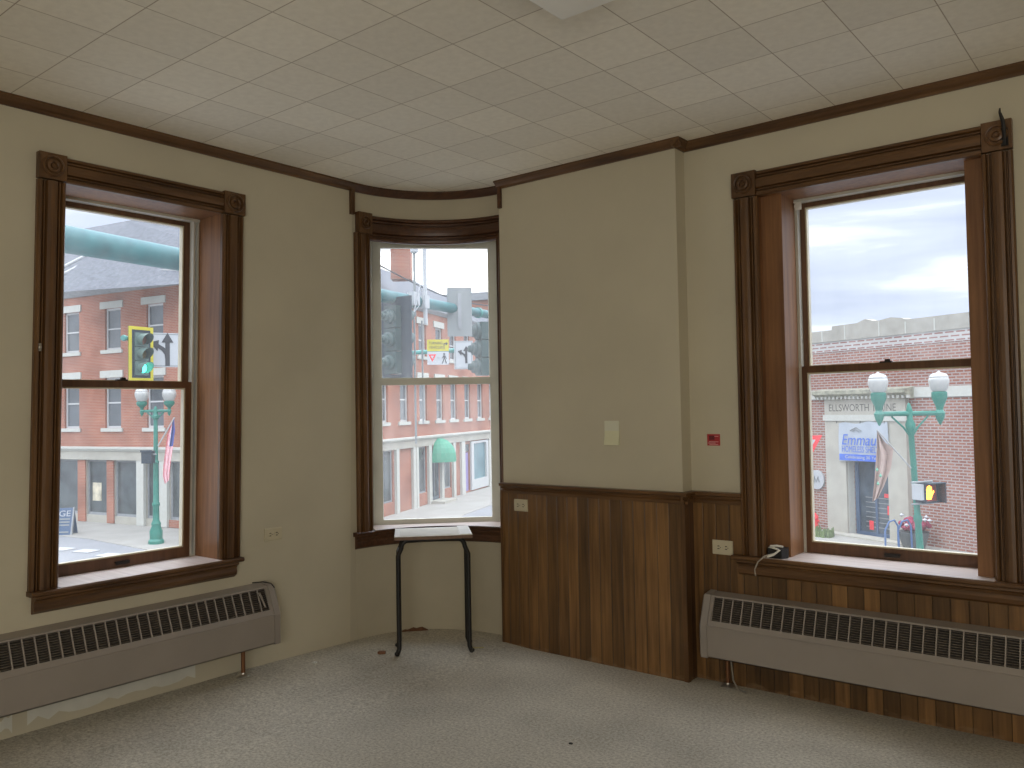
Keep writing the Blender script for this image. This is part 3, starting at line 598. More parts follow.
# ceiling fixture
fx = empty('ceiling_light', (-1.3, 1.5, ZC), 'white fluorescent ceiling fixture whose end shows at the top', 'ceiling light')
p0 = Vector((-1.635, 2.325, 0)); FX = Fr((-1.53, 2.33, 0), (1, 0, 0), (0, 1, 0))
mb = MB(FX); prof = [(-.11, ZC), (-.105, ZC-.075), (-.095, ZC-.08), (.125, ZC-.08), (.135, ZC-.075), (.14, ZC)]
mb.prism([(a, b) for a, b in prof], 0, 0.001); mb.bm.free(); mb = MB(FX)
def P(a, n, b): return (a, n, b)
rings = [[FX(a, n, b) for a, b in prof] for n in (0, -1.2)]; mb.sweep(rings); fxb = mb.build('housing', 'fixture', fx)
MB(FX).box(-.075, .105, -1.15, -.04, ZC-.084, ZC-.0805).build('diffuser', 'fixture', fx)
# floor litter
def chip(x, y, w, d, h, rot, m_, name, label, cat):
    z = RISE(x, y); F = Fr((x, y, z), (math.cos(rot), math.sin(rot), 0), (-math.sin(rot), math.cos(rot), 0))
    mb = MB(F); mb.prism([(-w, -d), (-w*.3, -d*1.2), (w, -d*.5), (w*.8, d), (-w*.2, d*.8), (-w*.9, d*.6)], .0005, h, 'z'); return tag(mb.build(name, m_), label, cat)
p = atz(382, 652.5, .035); chip(p.x, p.y, .022, .014, .014, .4, 'debris', 'dry_leaf', 'small brown dry scrap on carpet left of the stand feet', 'litter')
p = atz(478, 645, .03); chip(p.x, p.y, .035, .006, .006, .7, plain('straw', (.5, .45, .22), .7), 'wood_sliver', 'thin yellowish sliver on carpet right of the stand foot', 'litter')
p = atz(315, 661.5, .05); chip(p.x, p.y, .012, .008, .006, .2, 'white', 'paint_chip', 'white paint flake on carpet left of the stand', 'litter')
p = atz(866, 692, .06); chip(p.x, p.y-.02, .02, .012, .012, 0, 'white', 'paint_chip', 'white flake on the floor under the right heater', 'litter')
p = atz(571, 744, .0); chip(p.x, p.y, .008, .006, .005, 0, 'black', 'paint_chip', 'tiny black speck on carpet in the foreground', 'litter')
mb = MB()   # peeling paper at the foot of the curved wall
k = 10; A = srange(-20, -4, k); H_t = [.002, .010, .016, .012, .018, .024, .016, .020, .022, .012, .002]
for i in range(k):
    h0, h1 = H_t[i], H_t[i+1]
    mb.face([arc(RB-.028, A[i], RISE(-3.8, 3.6)+.002), arc(RB-.028, A[i+1], RISE(-3.8, 3.6)+.002), arc(RB-.003, A[i+1], RISE(-3.8, 3.6)+h1), arc(RB-.003, A[i], RISE(-3.8, 3.6)+h0)], raw=True)
tag(mb.build('torn_paper', plain('brown_backing', (.16, .07, .035), .8)), 'torn brown backing strip at the foot of the curved wall', 'litter')

# ================================================================== OUTSIDE
def ffr(P, d):
    d = Vector((*d, 0)).normalized(); n = Vector((d.y, -d.x, 0))
    P = Vector((*P, ZS)); 
    if n.dot(-P) < 0: n = -n
    return Fr(P, d, n)
FA = ffr((-39.233, 19.447), (.982, .19)); FBB = ffr((-33.2, 34.09), (-.37, .93)); FD = ffr((-8.575, 33.346), (.909, -.417))
# ground
struct(MB().box(-140, 80, 6, 160, ZS-.3, ZS-.02).build('street_ground', 'asphalt'), 'pale grey asphalt street seen below the windows', 'street')
def slab(pts, z0, z1, name, m_, label, cat='sidewalk'):
    mb = MB(); mb.sweep([[Vector((p[0], p[1], z0)) for p in pts], [Vector((p[0], p[1], z1)) for p in pts]]); return struct(mb.build(name, m_), label, cat)
def fp(F, u, n): v = F(u, n, 0); return (v.x, v.y)
cor = 11.2
slab([fp(FA, -16, -.5), fp(FA, -16, 3.4), fp(FA, 2, 3.6), fp(FA, 9, 5.0), fp(FBB, -11, 4.6), fp(FBB, -5, 3.6), fp(FBB, 28, 3.6), fp(FBB, 28, -.5), fp(FBB, -13.2, -.5)], ZS-.1, ZS, 'sidewalk', 'walk', 'pale concrete sidewalk along the red brick corner building')
slab([fp(FD, -9, -.5), fp(FD, -9, 3.0), fp(FD, 9, 3.0), fp(FD, 9, -.5)], ZS-.1, ZS, 'sidewalk', 'walk', 'concrete sidewalk in front of the stone doorway building')
# crosswalk bars
for i, (px, py) in enumerate(((62, 549), (86, 551), (110, 555))):
    p = atz(px, py, ZS); u = Vector((.95, .3, 0)); F = Fr((p.x, p.y, ZS-.02), u, (-.3, .95, 0))
    tag(MB(F).box(-.42, .42, -.3, .3, .01, .03).build('crosswalk_bar', 'roadpaint'), ('white painted crossing bar nearest the casing edge in left window', 'white painted crossing bar in the middle of three in left window', 'white painted crossing bar nearest the lamp post in left window')[i], 'road marking', 'white crossing bars on the street')

# ---- corner brick building
bd = empty('brick_building', FA(5, 0, 0), 'three storey red brick corner building with slate roof and ground floor shops', 'building')
def ewin(F, c, z0, z1, w, parent, two=True, off=.06):
    """window in an opening: frame, pane, lintel, sill"""
    f = MB(F).wall(c-w/2, c+w/2, z0, z1, -.10, -.18, [(c-w/2+.09, c+w/2-.09, z0+.1, (z0+z1)/2-.035), (c-w/2+.09, c+w/2-.09, (z0+z1)/2+.035, z1-.1)]).build('window', 'winwhite', parent)
    MB(F).box(c-w/2, c+w/2, -.16, -.14, z0, z1).build('pane', 'exglass', f)
    MB(F).box(c-w/2-.32, c+w/2+.18, -.02, .06, z1, z1+.34).build('lintel', 'stone_w', f)
    MB(F).box(c-w/2-.25, c+w/2+.15, -.02, .08, z0-.17, z0).build('window_sill', 'stone_w', f)
    return f
wa = [c for c in (-13.9, -10.75, -7.6, -4.35, -1.2, 1.8, 4.9, 8.0)]
opA = [(c-.58, c+.58, 8.43, 10.46) for c in wa] + [(c-.58, c+.58, 4.62, 7.08) for c in wa]
MB(FA).wall(-16, cor, 3.6, 11.25, 0, -.35, opA).build('wall', 'brickA', bd)
for c in wa: ewin(FA, c, 8.43, 10.46, 1.16, bd); ewin(FA, c, 4.62, 7.08, 1.16, bd)
# storefront A
shopA = [(-3.27, -1.67), (-1.17, .56), (1.08, 2.17), (2.68, 4.6), (5.2, 7.4), (7.9, 10.4), (-6.4, -3.88), (-9.2, -6.9), (-12.5, -9.7), (-15.6, -13)]
opS = [(a, b, .36, 3.06) for a, b in shopA]
MB(FA).wall(-16, cor, 0, 3.1, -.05, -.35, opS).build('shop_wall', 'stone', bd)
for a, b in shopA:
    f = MB(FA).wall(a, b, .36, 3.06, -.14, -.22, [(a+.08, b-.08, .48, 2.97)]).build('shop_window', 'trimgrey', bd); MB(FA).box(a+.02, b-.02, -.21, -.19, .36, 3.04).build('pane', 'exglass2', f)
for a, b in ((-3.88, -3.30), (-1.67, -1.17)): MB(FA).box(a, b, -.05, .02, 0.02, 3.05).build('brick_pier', 'brickA', bd)
MB(FA).box(2.2, 4.6, -.04, -.01, .02, .36).build('brick_dado', 'brickA', bd)
for a in (.58, 2.17, 4.7): MB(FA).box(a, a+.5, -.04, .1, 0.02, 3.1).build('pilaster', 'stone_w', bd)
MB(FA).box(-16, cor+.1, -.3, .12, 3.08, 3.5).build('band', 'stone', bd)
MB(FA).prism([(-.3, 3.5), (.16, 3.5), (.26, 3.62), (.26, 3.70), (-.3, 3.74)], -16, cor+.2).build('band_cornice', 'stone_w', bd)
MB(FA).box(-2.98, -2.32, -.185, -.17, 1.04, 1.93).build('poster', plain('poster_tan', (.5, .45, .33), .7, var=.5, nscale=2), bd)
# eaves and roof A
MB(FA).prism([(-.3, 11.2), (.1, 11.2), (.35, 11.45), (.42, 11.62), (.42, 11.70), (-.3, 11.70)], -16, cor+.4).build('cornice', 'trimgrey', bd)
MB(FA).prism([(-.3, 11.70), (.46, 11.70), (.50, 11.9), (-.3, 11.9)], -16, cor+.4).build('gutter', 'winwhite', bd)
mb = MB(FA); sl = .8
def rz(d): return 11.85+sl*d
mb.face([(-16, 0, 11.85), (cor+.4, 0, 11.85), (cor-5, -6.2, rz(6.2)), (-16, -6.2, rz(6.2))])
mb.face([(-8.0, -6.15, rz(6.15)-.02), (cor-5, -6.2, rz(6.2)), (cor-8, -10, rz(10)), (-4.5, -10, rz(10))])
mb.build('roof', 'slate', bd)
mb = MB(FA)
for (a, b), (c, d) in (((-7.0, .7), (-3.3, 5.6)), ((-8.2, 1.3), (-5.2, 5.4))):
    mb.hexa([FA(a-.1, -b, rz(b)+.02), FA(a+.14, -b, rz(b)+.02), FA(a-.1, -b, rz(b)+.12), FA(a+.14, -b, rz(b)+.12), FA(c-.1, -d, rz(d)+.02), FA(c+.14, -d, rz(d)+.02), FA(c-.1, -d, rz(d)+.12), FA(c+.14, -d, rz(d)+.12)])
mb.build('roof_flashing', 'slate_w', bd)
# facade B
wb = [-11.4, -9.0, -6.6, -4.12, -1.62, .80, 3.0, 5.40, 7.80, 10.2, 12.6, 15.0]
opB = [(c-.52, c+.52, 4.64, 6.95) for c in wb] + [(c-.52, c+.52, 8.2, 9.98) for c in wb if c < 12]
eB = 17.0
MB(FBB).wall(-13.45, eB, 3.7, 10.7, 0, -.35, opB).build('wall', 'brickA', bd)
for c in wb:
    ewin(FBB, c, 4.64, 6.95, 1.04, bd)
    if c < 12: ewin(FBB, c, 8.2, 9.98, 1.04, bd)
opS = [(-7.6, -5.5, .62, 3.25), (-2.44, -1.2, .68, 3.22), (-.62, .68, .1, 2.9), (1.2, 2.5, .6, 3.2), (4.75, 5.8, .1, 3.05), (6.2, 8.85, .65, 3.08), (-12, -8.2, .6, 3.2), (10, 15, .6, 3.1)]
MB(FBB).wall(-13.45, eB, 0, 3.3, -.05, -.35, opS).build('shop_wall', 'brickA', bd)
for a, b, c, d in opS[:2] + [opS[3]] + opS[6:]:
    f = MB(FBB).wall(a, b, c, d, -.12, -.20, [(a+.08, b-.08, c+.08, d-.08)]).build('shop_window', 'trimgrey', bd); MB(FBB).box(a+.02, b-.02, -.19, -.17, c+.02, d-.02).build('pane', 'exglass2', f)
for a, b in ((-5.32, -5.0), (-3.24, -2.9), (-2.82, -2.55), (-1.1, -.72), (.74, 1.08), (2.62, 3.0), (4.02, 4.62), (9.2, 9.7)): MB(FBB).box(a, b, -.05, .10, 0.0, 3.3).build('pilaster', 'stone_w', bd)
MB(FBB).box(-13.45, eB, -.3, .1, 3.25, 3.62).build('band', 'stone', bd)
MB(FBB).prism([(-.3, 3.62), (.14, 3.62), (.24, 3.72), (.24, 3.80), (-.3, 3.84)], -13.6, eB).build('band_cornice', 'stone_w', bd)
dr = MB(FBB).wall(-.62, .68, .1, 2.9, -.10, -.2, [(-.5, -.02, .3, 2.2), (.08, .56, .3, 2.2)]).build('door', 'darkdoor', bd); MB(FBB).box(-.6, .66, -.2, -.18, .1, 2.9).build('pane', 'exglass2', dr)
MB(FBB).box(-.9, 1.0, -.05, .9, .0, .14).build('doorstep', 'stone', bd)
dr = MB(FBB).box(4.8, 5.6, -.16, -.1, .1, 2.5).build('purple_door', 'purple', bd); MB(FBB).box(4.78, 5.78, -.2, -.1, 2.58, 3.02).build('pane', 'exglass2', dr)
f = MB(FBB).wall(5.85, 9.15, .10, 3.18, .06, -.1, [(6.3, 8.76, .72, 3.04)]).build('shop_window', 'winwhite', bd); MB(FBB).box(6.3, 8.76, -.08, -.06, .72, 3.04).build('pane', 'bluewin', f)
MB(FBB).prism([(-.3, 10.68), (.08, 10.68), (.28, 10.85), (.28, 10.95), (-.3, 10.95)], -13.6, eB).build('cornice', 'trimgrey', bd)
mb = MB(FBB); mb.face([(-13.5, .28, 10.93), (eB-1, .28, 10.93), (11.5, -6.5, 14.8), (-8, -6.5, 14.8)]); mb.face([(-13.5, .28, 10.93), (-8, -6.5, 14.8), (-8, -14, 15.5), (-13.5, -14, 11)])
mb.face([(eB-1, .28, 10.93), (11.5, -6.5, 14.8), (11.5, -14, 14.8), (eB-1, -14, 10.9)]); mb.build('roof', 'slate', bd)
# chimney
pc = atz(391, 276, ZS+15.2) ; pd = atd(400.5, 276, 44)
FCH = Fr((pd.x, pd.y, ZS), R_.xy.to_3d().normalized(), -F_.xy.to_3d().normalized())
ch = MB(FCH).box(-.52, .52, -.9, 0, 12.2, 16.7).build('chimney', 'brickA', bd)
MB(FCH).box(-.6, .6, -.98, .08, 16.7, 17.2).build('chimney_cap', 'stone', ch)
# downpipe
MB(FBB).tube([(-3.0, .14, 3.8), (-3.0, .14, 10.7)], .03, 8).build('downpipe', 'trimgrey', bd)
# awning (domed)
mb = MB(FBB); A_ = []; c0, aw = .30, 1.0
K, J = 12, 6
def awp(i, j):
    ph = PI*i/K; t = (PI/2)*j/J
    return (c0 - aw*math.cos(ph)*math.cos(t), .10 + 1.0*math.sin(ph)*math.cos(t), 2.50 + 1.12*math.sin(t))
for i in range(K):
    for j in range(J): mb.face([awp(i, j), awp(i+1, j), awp(i+1, j+1), awp(i, j+1)])
    a, b = awp(i, 0), awp(i+1, 0); mb.face([(a[0], a[1], a[2]-.22), (b[0], b[1], b[2]-.22), b, a]); 
mb.build('awning', 'awning', bd)

# ---- distant buildings past the corner
db = empty('distant_building', FBB(30, -1, 0), 'far red brick building beyond the slate roof in corner window', 'building')
MB(FBB).box(17.5, 46, -12, -.5, 0, 13.8).build('wall', 'brickA', db); MB(FBB).box(17.3, 46, -12.2, -.3, 13.8, 14.4).build('cornice', 'trimgrey', db)
for i in range(5):
    f = MB(FBB).wall(19.5+i*3-.6, 19.5+i*3+.6, 8, 11, -.42, -.52, [(19.5+i*3-.5, 19.5+i*3+.5, 8.1, 10.9)]).build('window', 'winwhite', db); MB(FBB).box(19.5+i*3-.5, 19.5+i*3+.5, -.5, -.48, 8.1, 10.9).build('pane', 'exglass', f)

# ---- stone doorway building
bk = empty('brick_building', FD(0, 0, 0), 'low brick building with stone doorway and stepped parapet in right window', 'building')
MB(FD).wall(-14, 14, -.3, 7.3, 0, -.4, [(-2.0, -.02, -.3, 4.2)]).build('wall', 'brickD', bk)
MB(FD).wall(-14, 14, 7.3, 7.74, .02, -.4, []).build('corbel_band', 'brickDp', bk)
mb = MB(FD); P_ = [(-14, 7.72), (14, 7.72), (14, 8.24), (.84, 8.25), (.60, 8.34), (.15, 8.40), (-.35, 8.34), (-.62, 8.34), (-.80, 8.40), (-1.0, 8.46), (-1.2, 8.40), (-1.4, 8.34), (-2.64, 8.33), (-2.66, 8.18), (-14, 8.18)]
mb.prism(P_, .06, -.4, 'n'); pr = mb.build('parapet', 'capst', bk)
mb = MB(FD)
for u in (-13.1, -10.6, -8.0, -5.6, -3.16, -2.0, -.37, .79, 1.98, 3.4, 5.8, 8.2, 10.6): mb.box(u-.025, u+.025, .06, .07, 7.74, 8.3 if -2.6 < u < .7 else 8.17)
mb.build('joint', 'stone_w', pr)
MB(FD).box(-14, -3.3, -.02, .06, 5.37, 5.74).build('band', 'stone_w', bk); MB(FD).box(.72, 14, -.02, .06, 5.37, 5.74).build('band', 'stone_w', bk)
# door surround
sr = MB(FD).box(-3.0, -1.99, -.02, .22, -.3, 4.5).build('pilaster', 'stone', bk); MB(FD).box(-2.12, -1.97, -.2, .12, -.3, 4.4).build('inner_trim', 'stone_w', sr)
sr = MB(FD).box(-.04, .80, -.02, .22, -.3, 4.5).build('pilaster', 'stone', bk); MB(FD).box(-.06, .1, -.2, .12, -.3, 4.4).build('inner_trim', 'stone_w', sr)
MB(FD).box(-3.05, .84, -.02, .27, 4.5, 4.74).box(-2.0, -.02, -.3, .22, 4.15, 4.5).build('architrave', 'stone_w', bk)
MB(FD).box(-3.0, .80, -.02, .22, 4.74, 5.34).build('frieze', 'stone', bk)
cnc = MB(FD).prism([(-.02, 5.34), (.28, 5.34), (.40, 5.50), (.55, 5.56), (.55, 5.70), (-.02, 5.78)], -3.35, 1.05).build('cornice', plain('weathered_cornice', (.28, .27, .20), .85, var=.3), bk)
mb = MB(FD)
for i in range(22): u = -3.2+i*.2; mb.box(u, u+.09, .3, .42, 5.36, 5.47)
mb.build('dentil', 'stone_w', cnc)
text('ELLSWORTH', 'lettering', FD, -1.78, .225, 5.02, 1.95, .28, 'carved', bk); text('MAINE', 'lettering', FD, -.10, .225, 5.02, 1.0, .28, 'carved', bk)
dr = MB(FD).wall(-1.95, -.05, -.1, 4.15, -.22, -.3, [(-1.78, -1.02, .15, 2.9), (-.92, -.18, .15, 2.9), (-1.78, -.18, 3.05, 4.0)]).build('door', M['navy'], bk)
MB(FD).box(-1.9, -.1, -.32, -.29, 0, 4.1).build('pane', 'darkdoor', dr)
mb = MB(FD)
for i in range(7): mb.box(-1.5, -.15, -.27, -.26, .35+i*.19, .38+i*.19)
mb.build('blind_slats', 'trimgrey', dr)
mb = MB(FD)
for (a, b, c, d) in ((-.5, -.25, .9, 1.25), (-.62, -.3, 1.55, 1.7), (-1.35, -1.15, .25, .6)): mb.box(a, b, -.255, -.25, c, d)
mb.build('red_poster', 'signred', dr)
MB(FD).box(-3.2, 1.0, 0, .7, -.3, .06).build('doorstep', 'stone', bk)
# banner
bn = empty('shelter_banner', FD(-1.2, .3, 3.6), 'white and blue cloth banner hung across the stone doorway', 'banner')
mb = MB(FD); K = 14
for i in range(K):
    for j in range(6):
        def bp(i, j):
            u = -2.22+2.29*i/K; z = 2.90+.02*i/K*4 + 1.5*j/6 + (.04*math.sin(PI*2*i/K*2) if j == 6 else 0); return (u, .30+.03*math.sin(i*1.1+j*.6), z)
        mb.face([bp(i, j), bp(i+1, j), bp(i+1, j+1), bp(i, j+1)])
mb.build('cloth', 'banner', bn, smooth=True)
MB(FD).box(-2.19, .04, .335, .345, 2.95, 3.20).build('blue_stripe', 'bluetxt', bn)
text('Emmaus', 'lettering', FD, -1.12, .345, 3.77, 1.85, .42, 'bluetxt', bn, shear=.25)
text('HOMELESS SHELTER', 'lettering', FD, -1.05, .345, 3.40, 2.0, .24, 'bluetxt', bn)
text('Celebrating 30 Years', 'lettering', FD, -1.05, .350, 3.075, 1.7, .15, 'signw', bn)
mb = MB(FD); mb.tube([(-1.62, .35, 4.12), (-1.35, .35, 4.25), (-1.1, .35, 4.12)], .02, 6); mb.tube([(-1.5, .35, 4.1), (-1.36, .35, 4.16), (-1.2, .35, 4.08)], .015, 6); mb.build('emblem', 'signback', bn)
for u in (-2.34, -1.2, -.09): MB(FD).tube([(u, .28, 4.40), (u-.02, .24, 4.52)], .012, 6).build('tie', 'wire', bn)
# round plaque, triangle, hydrant
rp = empty('round_sign', FD(-3.7, .06, 2.05), 'white round plaque on the brick left of the stone doorway', 'sign')
mb = MB(FD); mb.lathe([(.40, -.05), (.40, .03), (.0, .03)], FD(-3.66, .06, 2.05), 24, raw=True, axis=FD.n); mb.build('disc', 'signw', rp)
mb = MB(FD); mb.tube([(-3.8, .1, 1.9), (-3.75, .1, 2.2), (-3.66, .1, 1.95), (-3.55, .1, 2.2), (-3.5, .1, 1.95)], .02, 6); mb.build('scrawl', 'signback', rp)
yp = atd(808, 448, 24); FY = Fr((yp.x, yp.y, yp.z), R_.xy.to_3d(), -F_.xy.to_3d())
ys = empty('yield_sign', (yp.x, yp.y, ZS), 'red and white triangular sign at left edge of right window', 'sign')
MB(FY).prism([(-.42, .36), (.42, .36), (0, -.36)], 0, .01, 'n').build('plate', 'signred', ys); MB(FY).prism([(-.22, .24), (.22, .24), (0, -.14)], .012, .016, 'n').build('inner_field', 'signw', ys)
MB(FY).tube([(0, -.05, .4), (0, -.05, ZS-yp.z)], .03, 8).build('pole', 'signback', ys)
hy = atz(815.5, 531, ZS); h = empty('fire_hydrant', hy, 'small red hydrant low against brick left of the doorway', 'hydrant')
MB().lathe([(.16, 0), (.16, .06), (.11, .08), (.11, .5), (.14, .52), (.13, .6), (.07, .68), (.03, .74), (0, .75)], hy, 14, raw=True).build('barrel', 'signred', h, smooth=True)
MB().lathe([(.06, -.17), (.06, .17)], hy+Vector((0, 0, .42)), 10, raw=True, axis=Vector((1, 0, 0))).build('nozzle', 'signred', h)
# planter of flowers, grass, bike rack
pf = atz(914, 549, ZS); fl = empty('flower_planter', pf, 'planter heaped with red flowers behind the green lamp post', 'planter')
MB().lathe([(.34, 0), (.5, .5), (.52, .62), (.44, .6)], pf, 16, raw=True).build('pot', 'pot', fl, smooth=True)
mb = MB()
for i in range(34):
    a, r = random.random()*2*PI, random.random()**.5*.5; c = pf + Vector((r*math.cos(a), r*math.sin(a), .75+.35*random.random()*(1-r))); s_ = .10+.06*random.random()
    mb.lathe([(0, -s_), (s_*.8, -s_*.5), (s_, 0), (s_*.7, s_*.6), (0, s_*.9)], c, 7, raw=True)
mb.build('blossoms', 'flower', fl, smooth=True)
mb = MB()
for i in range(8):
    a = random.random()*2*PI; c = pf + Vector((.55*math.cos(a), .55*math.sin(a), .85+.3*random.random())); mb.lathe([(0, -.07), (.09, 0), (0, .07)], c, 6, raw=True)
mb.build('pale_blossoms', 'signw', fl)
mb = MB(FD)
for i in range(60):
    u = -3.0+random.random()*1.2; n_ = .9+random.random()*.7; hgt = .18+.2*random.random(); mb.hexa([FD(u-.06, n_, 0), FD(u+.06, n_, 0), FD(u-.06, n_+.08, 0), FD(u+.06, n_+.08, 0), FD(u, n_, hgt), FD(u+.02, n_, hgt), FD(u, n_+.02, hgt), FD(u+.02, n_+.02, hgt)])
tag(mb.build('grass_tuft', 'grass'), 'tufts of grass at the foot of the stone doorway', 'grass', kind='stuff')
br = empty('bike_rack', atz(897, 549, ZS), 'blue curved metal bike rack before the doorway', 'bike rack')
rk = atz(893, 552, ZS); Fk = Fr(rk, R_.xy.to_3d(), -F_.xy.to_3d())
for s_ in (0, .45):
    MB(Fk).tube([(-.25+s_, 0, 0), (-.25+s_, 0, .75), (-.1+s_, 0, 1.05), (.08+s_, 0, 1.1), (.2+s_, 0, .9), (.22+s_, 0, 0)], .035, 8).build('hoop', 'bluemetal', br, smooth=True)

# ---- lamp posts
def lamp(px, base_y, gy, sep, depth_z, lean, label, topdz=0, r=1.0, base=None, gsize=.24, rot=None):
    b = base; o = empty('street_lamp', b, label, 'street lamp', 'green twin globe street lamps')
    hgt = gy - b.z                        # height of the crossbar
    rx = R_.xy.to_3d().normalized() if rot is None else rot; L = Vector((lean*rx.x, lean*rx.y, 0))
    def at_(z, u=0): return b + rx*u + L*z + Vector((0, 0, z))
    # fluted shaft
    mb = MB(); mb.sweep([[at_(z) + (rx*math.cos(2*PI*k/16) + rx.cross(Vector((0, 0, 1)))*math.sin(2*PI*k/16))*rr*r for k in range(16)] for rr, z in ((.30, 0), (.30, .12), (.24, .2), (.25, .5), (.17, .72), (.19, .8), (.13, .95), (.12, 1.5), (.15, 1.55), (.15, 1.62), (.11, 1.7), (.095, hgt*.6), (.12, hgt*.6+.03), (.12, hgt*.6+.1), (.09, hgt*.6+.14), (.08, hgt-.35), (.13, hgt-.3), (.14, hgt-.2), (.08, hgt-.1), (.09, hgt+.05), (.05, hgt+.16), (.01, hgt+.2))])
    mb.build('pole', 'green', o, smooth=True)
    mb = MB(); mb.tube([at_(hgt, -sep/2), at_(hgt, sep/2)], .06*max(r, .8), 10, raw=True)
    for s_ in (-1, 1): mb.tube([at_(hgt-.45, 0), at_(hgt-.25, s_*sep*.12), at_(hgt-.05, s_*sep*.3)], .03*r, 8, raw=True)
    for s_ in (-1, 1): mb.lathe([(.01, -.22), (.04, -.16), (.07, -.1), (.09, 0), (.06, .06)], at_(hgt, s_*sep/2), 12, raw=True)
    mb.build('crossarm', 'green', o, smooth=True)
    for s_ in (-1, 1):
        c = at_(hgt+.02, s_*sep/2)
        ho = MB().lathe([(.05, 0), (.075, .12), (.17*gsize/.24, .22), (.19*gsize/.24, .26), (.19*gsize/.24, .36), (.15*gsize/.24, .38)], c, 16, raw=True).build('globe_holder', 'green', o, smooth=True)
        g = gsize; MB().lathe([(.55*g, 0), (.78*g, .25*g), (1.02*g, .9*g), (1.05*g, 1.3*g), (.98*g, 1.55*g), (.92*g, 1.6*g), (.96*g, 1.68*g), (.8*g, 1.95*g), (.45*g, 2.1*g), (.2*g, 2.15*g), (.12*g, 2.3*g), (0, 2.35*g)], c+Vector((0, 0, .36)), 18, raw=True).build('globe', 'globe', o, smooth=True)
    return o, at_, hgt
bL = atz(156.2, 543.5, ZS); lampL_depth = 33.5
zL = atd(155, 411, (bL-Vector((0, 0, 0))).xy.to_3d().dot(F_.xy.to_3d().normalized())).z
lL, atL, hL = lamp(155, 545, zL, 1.12, 0, 0.0, 'green street lamp with two globes seen through the left window', base=bL, gsize=.26)
bR = atd(926.5, 600, 15.2); bR = Vector((bR.x, bR.y, ZS)); 
zR = atd(912, 413.5, 15.2).z
q0 = atd(911.5, 413.5, 15.2); rx0 = R_.xy.to_3d().normalized(); q1 = atd(920.5, 553, 15.2)
lean = (q0-q1).dot(rx0)/(q0.z-q1.z); bb = q1 - rx0*lean*(q1.z-ZS); bR = Vector((bb.x, bb.y, ZS))
lR, atR, hR = lamp(912, 0, zR, 1.12, 0, lean, 'green street lamp with two globes seen through the right window', base=bR, r=.62, gsize=.17)

# pedestrian signal on the right lamp
ps = empty('pedestrian_signal', atd(930, 493, 15.0), 'black crossing signal with lit orange hand beside right lamp post', 'signal')
pp_ = atd(931, 493, 15.0); FP = Fr(pp_, R_.xy.to_3d()*.93 + F_.xy.to_3d()*.36, -F_.xy.to_3d()*.93 + R_.xy.to_3d()*.36)
MB(FP).wall(-.16, .24, -.18, .18, .02, -.04, [(-.13, .21, -.15, .15)]).box(-.16, .24, -.2, -.04, -.18, .18).box(-.17, .25, 0, .12, .17, .19).box(.22, .24, -.2, .12, -.18, .18).build('housing', 'backplate', ps)
MB(FP).box(-.15, .16, -.038, -.03, -.15, .15).build('lens', plain('pedlens', (.18, .03, .02), .4), ps)
mb = MB(FP); hx = -.01
hand = [(-.06, -.12), (.035, -.12), (.07, -.04), (.115, .02), (.10, .04), (.055, .0), (.055, .10), (.035, .115), (.02, .10), (.018, .12), (0, .135), (-.015, .12), (-.02, .10), (-.035, .12), (-.052, .10), (-.055, .04), (-.07, .07), (-.085, .06), (-.085, -.05)]
mb.prism([(a+hx, b) for a, b in hand], -.030, -.022, 'n'); mb.build('hand_symbol', 'handlit', ps)
for z in (.2, -.19):
    MB(FP).tube([(-.38, -.08, z), (.12, -.08, z)], .018, 8).build('bracket', 'signback', ps)
MB(FP).box(-.24, -.165, -.2, 0, -.12, .16).build('junction_box', 'signw', ps)
# peach flag on the right lamp
pf_ = empty('peach_flag', atd(900, 445, 15), 'pale peach cloth flag hanging from an angled pole by right lamp', 'flag')
a_, b_ = atd(876.5, 429.5, 14.9), atd(911, 468, 15.1); MB().tube([a_, b_], [.012, .014], 8, raw=True).build('pole', 'polew', pf_)
mb = MB(); FLG = [((877, 431), (878.5, 433)), ((877, 445), (885, 442)), ((875.5, 465), (893.5, 449)), ((874.5, 480), (891, 468)), ((873, 495), (884, 486)), ((872.5, 502), (878, 498))]
rows = []
for i, (l_, r__) in enumerate(FLG):
    rows.append([atd(l_[0]+(r__[0]-l_[0])*k/6, l_[1]+(r__[1]-l_[1])*k/6, 14.9+.05*math.sin(k*1.9)) for k in range(7)])
for a, b in zip(rows, rows[1:]):
    for k in range(6): mb.face([a[k], a[k+1], b[k+1], b[k]], raw=True)
mb.build('cloth', 'peach', pf_, smooth=True)
mb = MB(); 
for (x, y) in ((877, 470), (880.5, 476), (878, 484)): p = atd(x, y, 14.8); mb.lathe([(0, -.03), (.03, 0), (0, .05)], p, 6, raw=True)
mb.build('leaf_print', 'leafmark', pf_)
# flag on left lamp
uf = empty('striped_flag', atL(hL*.62), 'red and white striped flag hanging from the left lamp post', 'flag')
dL = 33.3
MB().tube([atd(158, 446, dL), atd(174.5, 417.5, dL)], .03, 8, raw=True).build('pole', 'polew', uf)
mb = MB(); rows = []
FLG = [((171, 424), (174, 419)), ((167.5, 435), (175, 431)), ((166, 447), (173, 446)), ((163.5, 465), (171, 459)), ((163, 476), (169.5, 472)), ((165, 484), (169, 480))]
for i, (l_, r__) in enumerate(FLG): rows.append([atd(l_[0]+(r__[0]-l_[0])*k/6, l_[1]+(r__[1]-l_[1])*k/6, dL+.06*math.sin(k*2)) for k in range(7)])
for i, (a, b) in enumerate(zip(rows, rows[1:])):
    for k in range(6): mb.face([a[k], a[k+1], b[k+1], b[k]], uvs=[(k/6, 1-i/5), ((k+1)/6, 1-i/5), ((k+1)/6, 1-(i+1)/5), (k/6, 1-(i+1)/5)], raw=True)
mb.build('cloth', 'flag', uf, smooth=True)
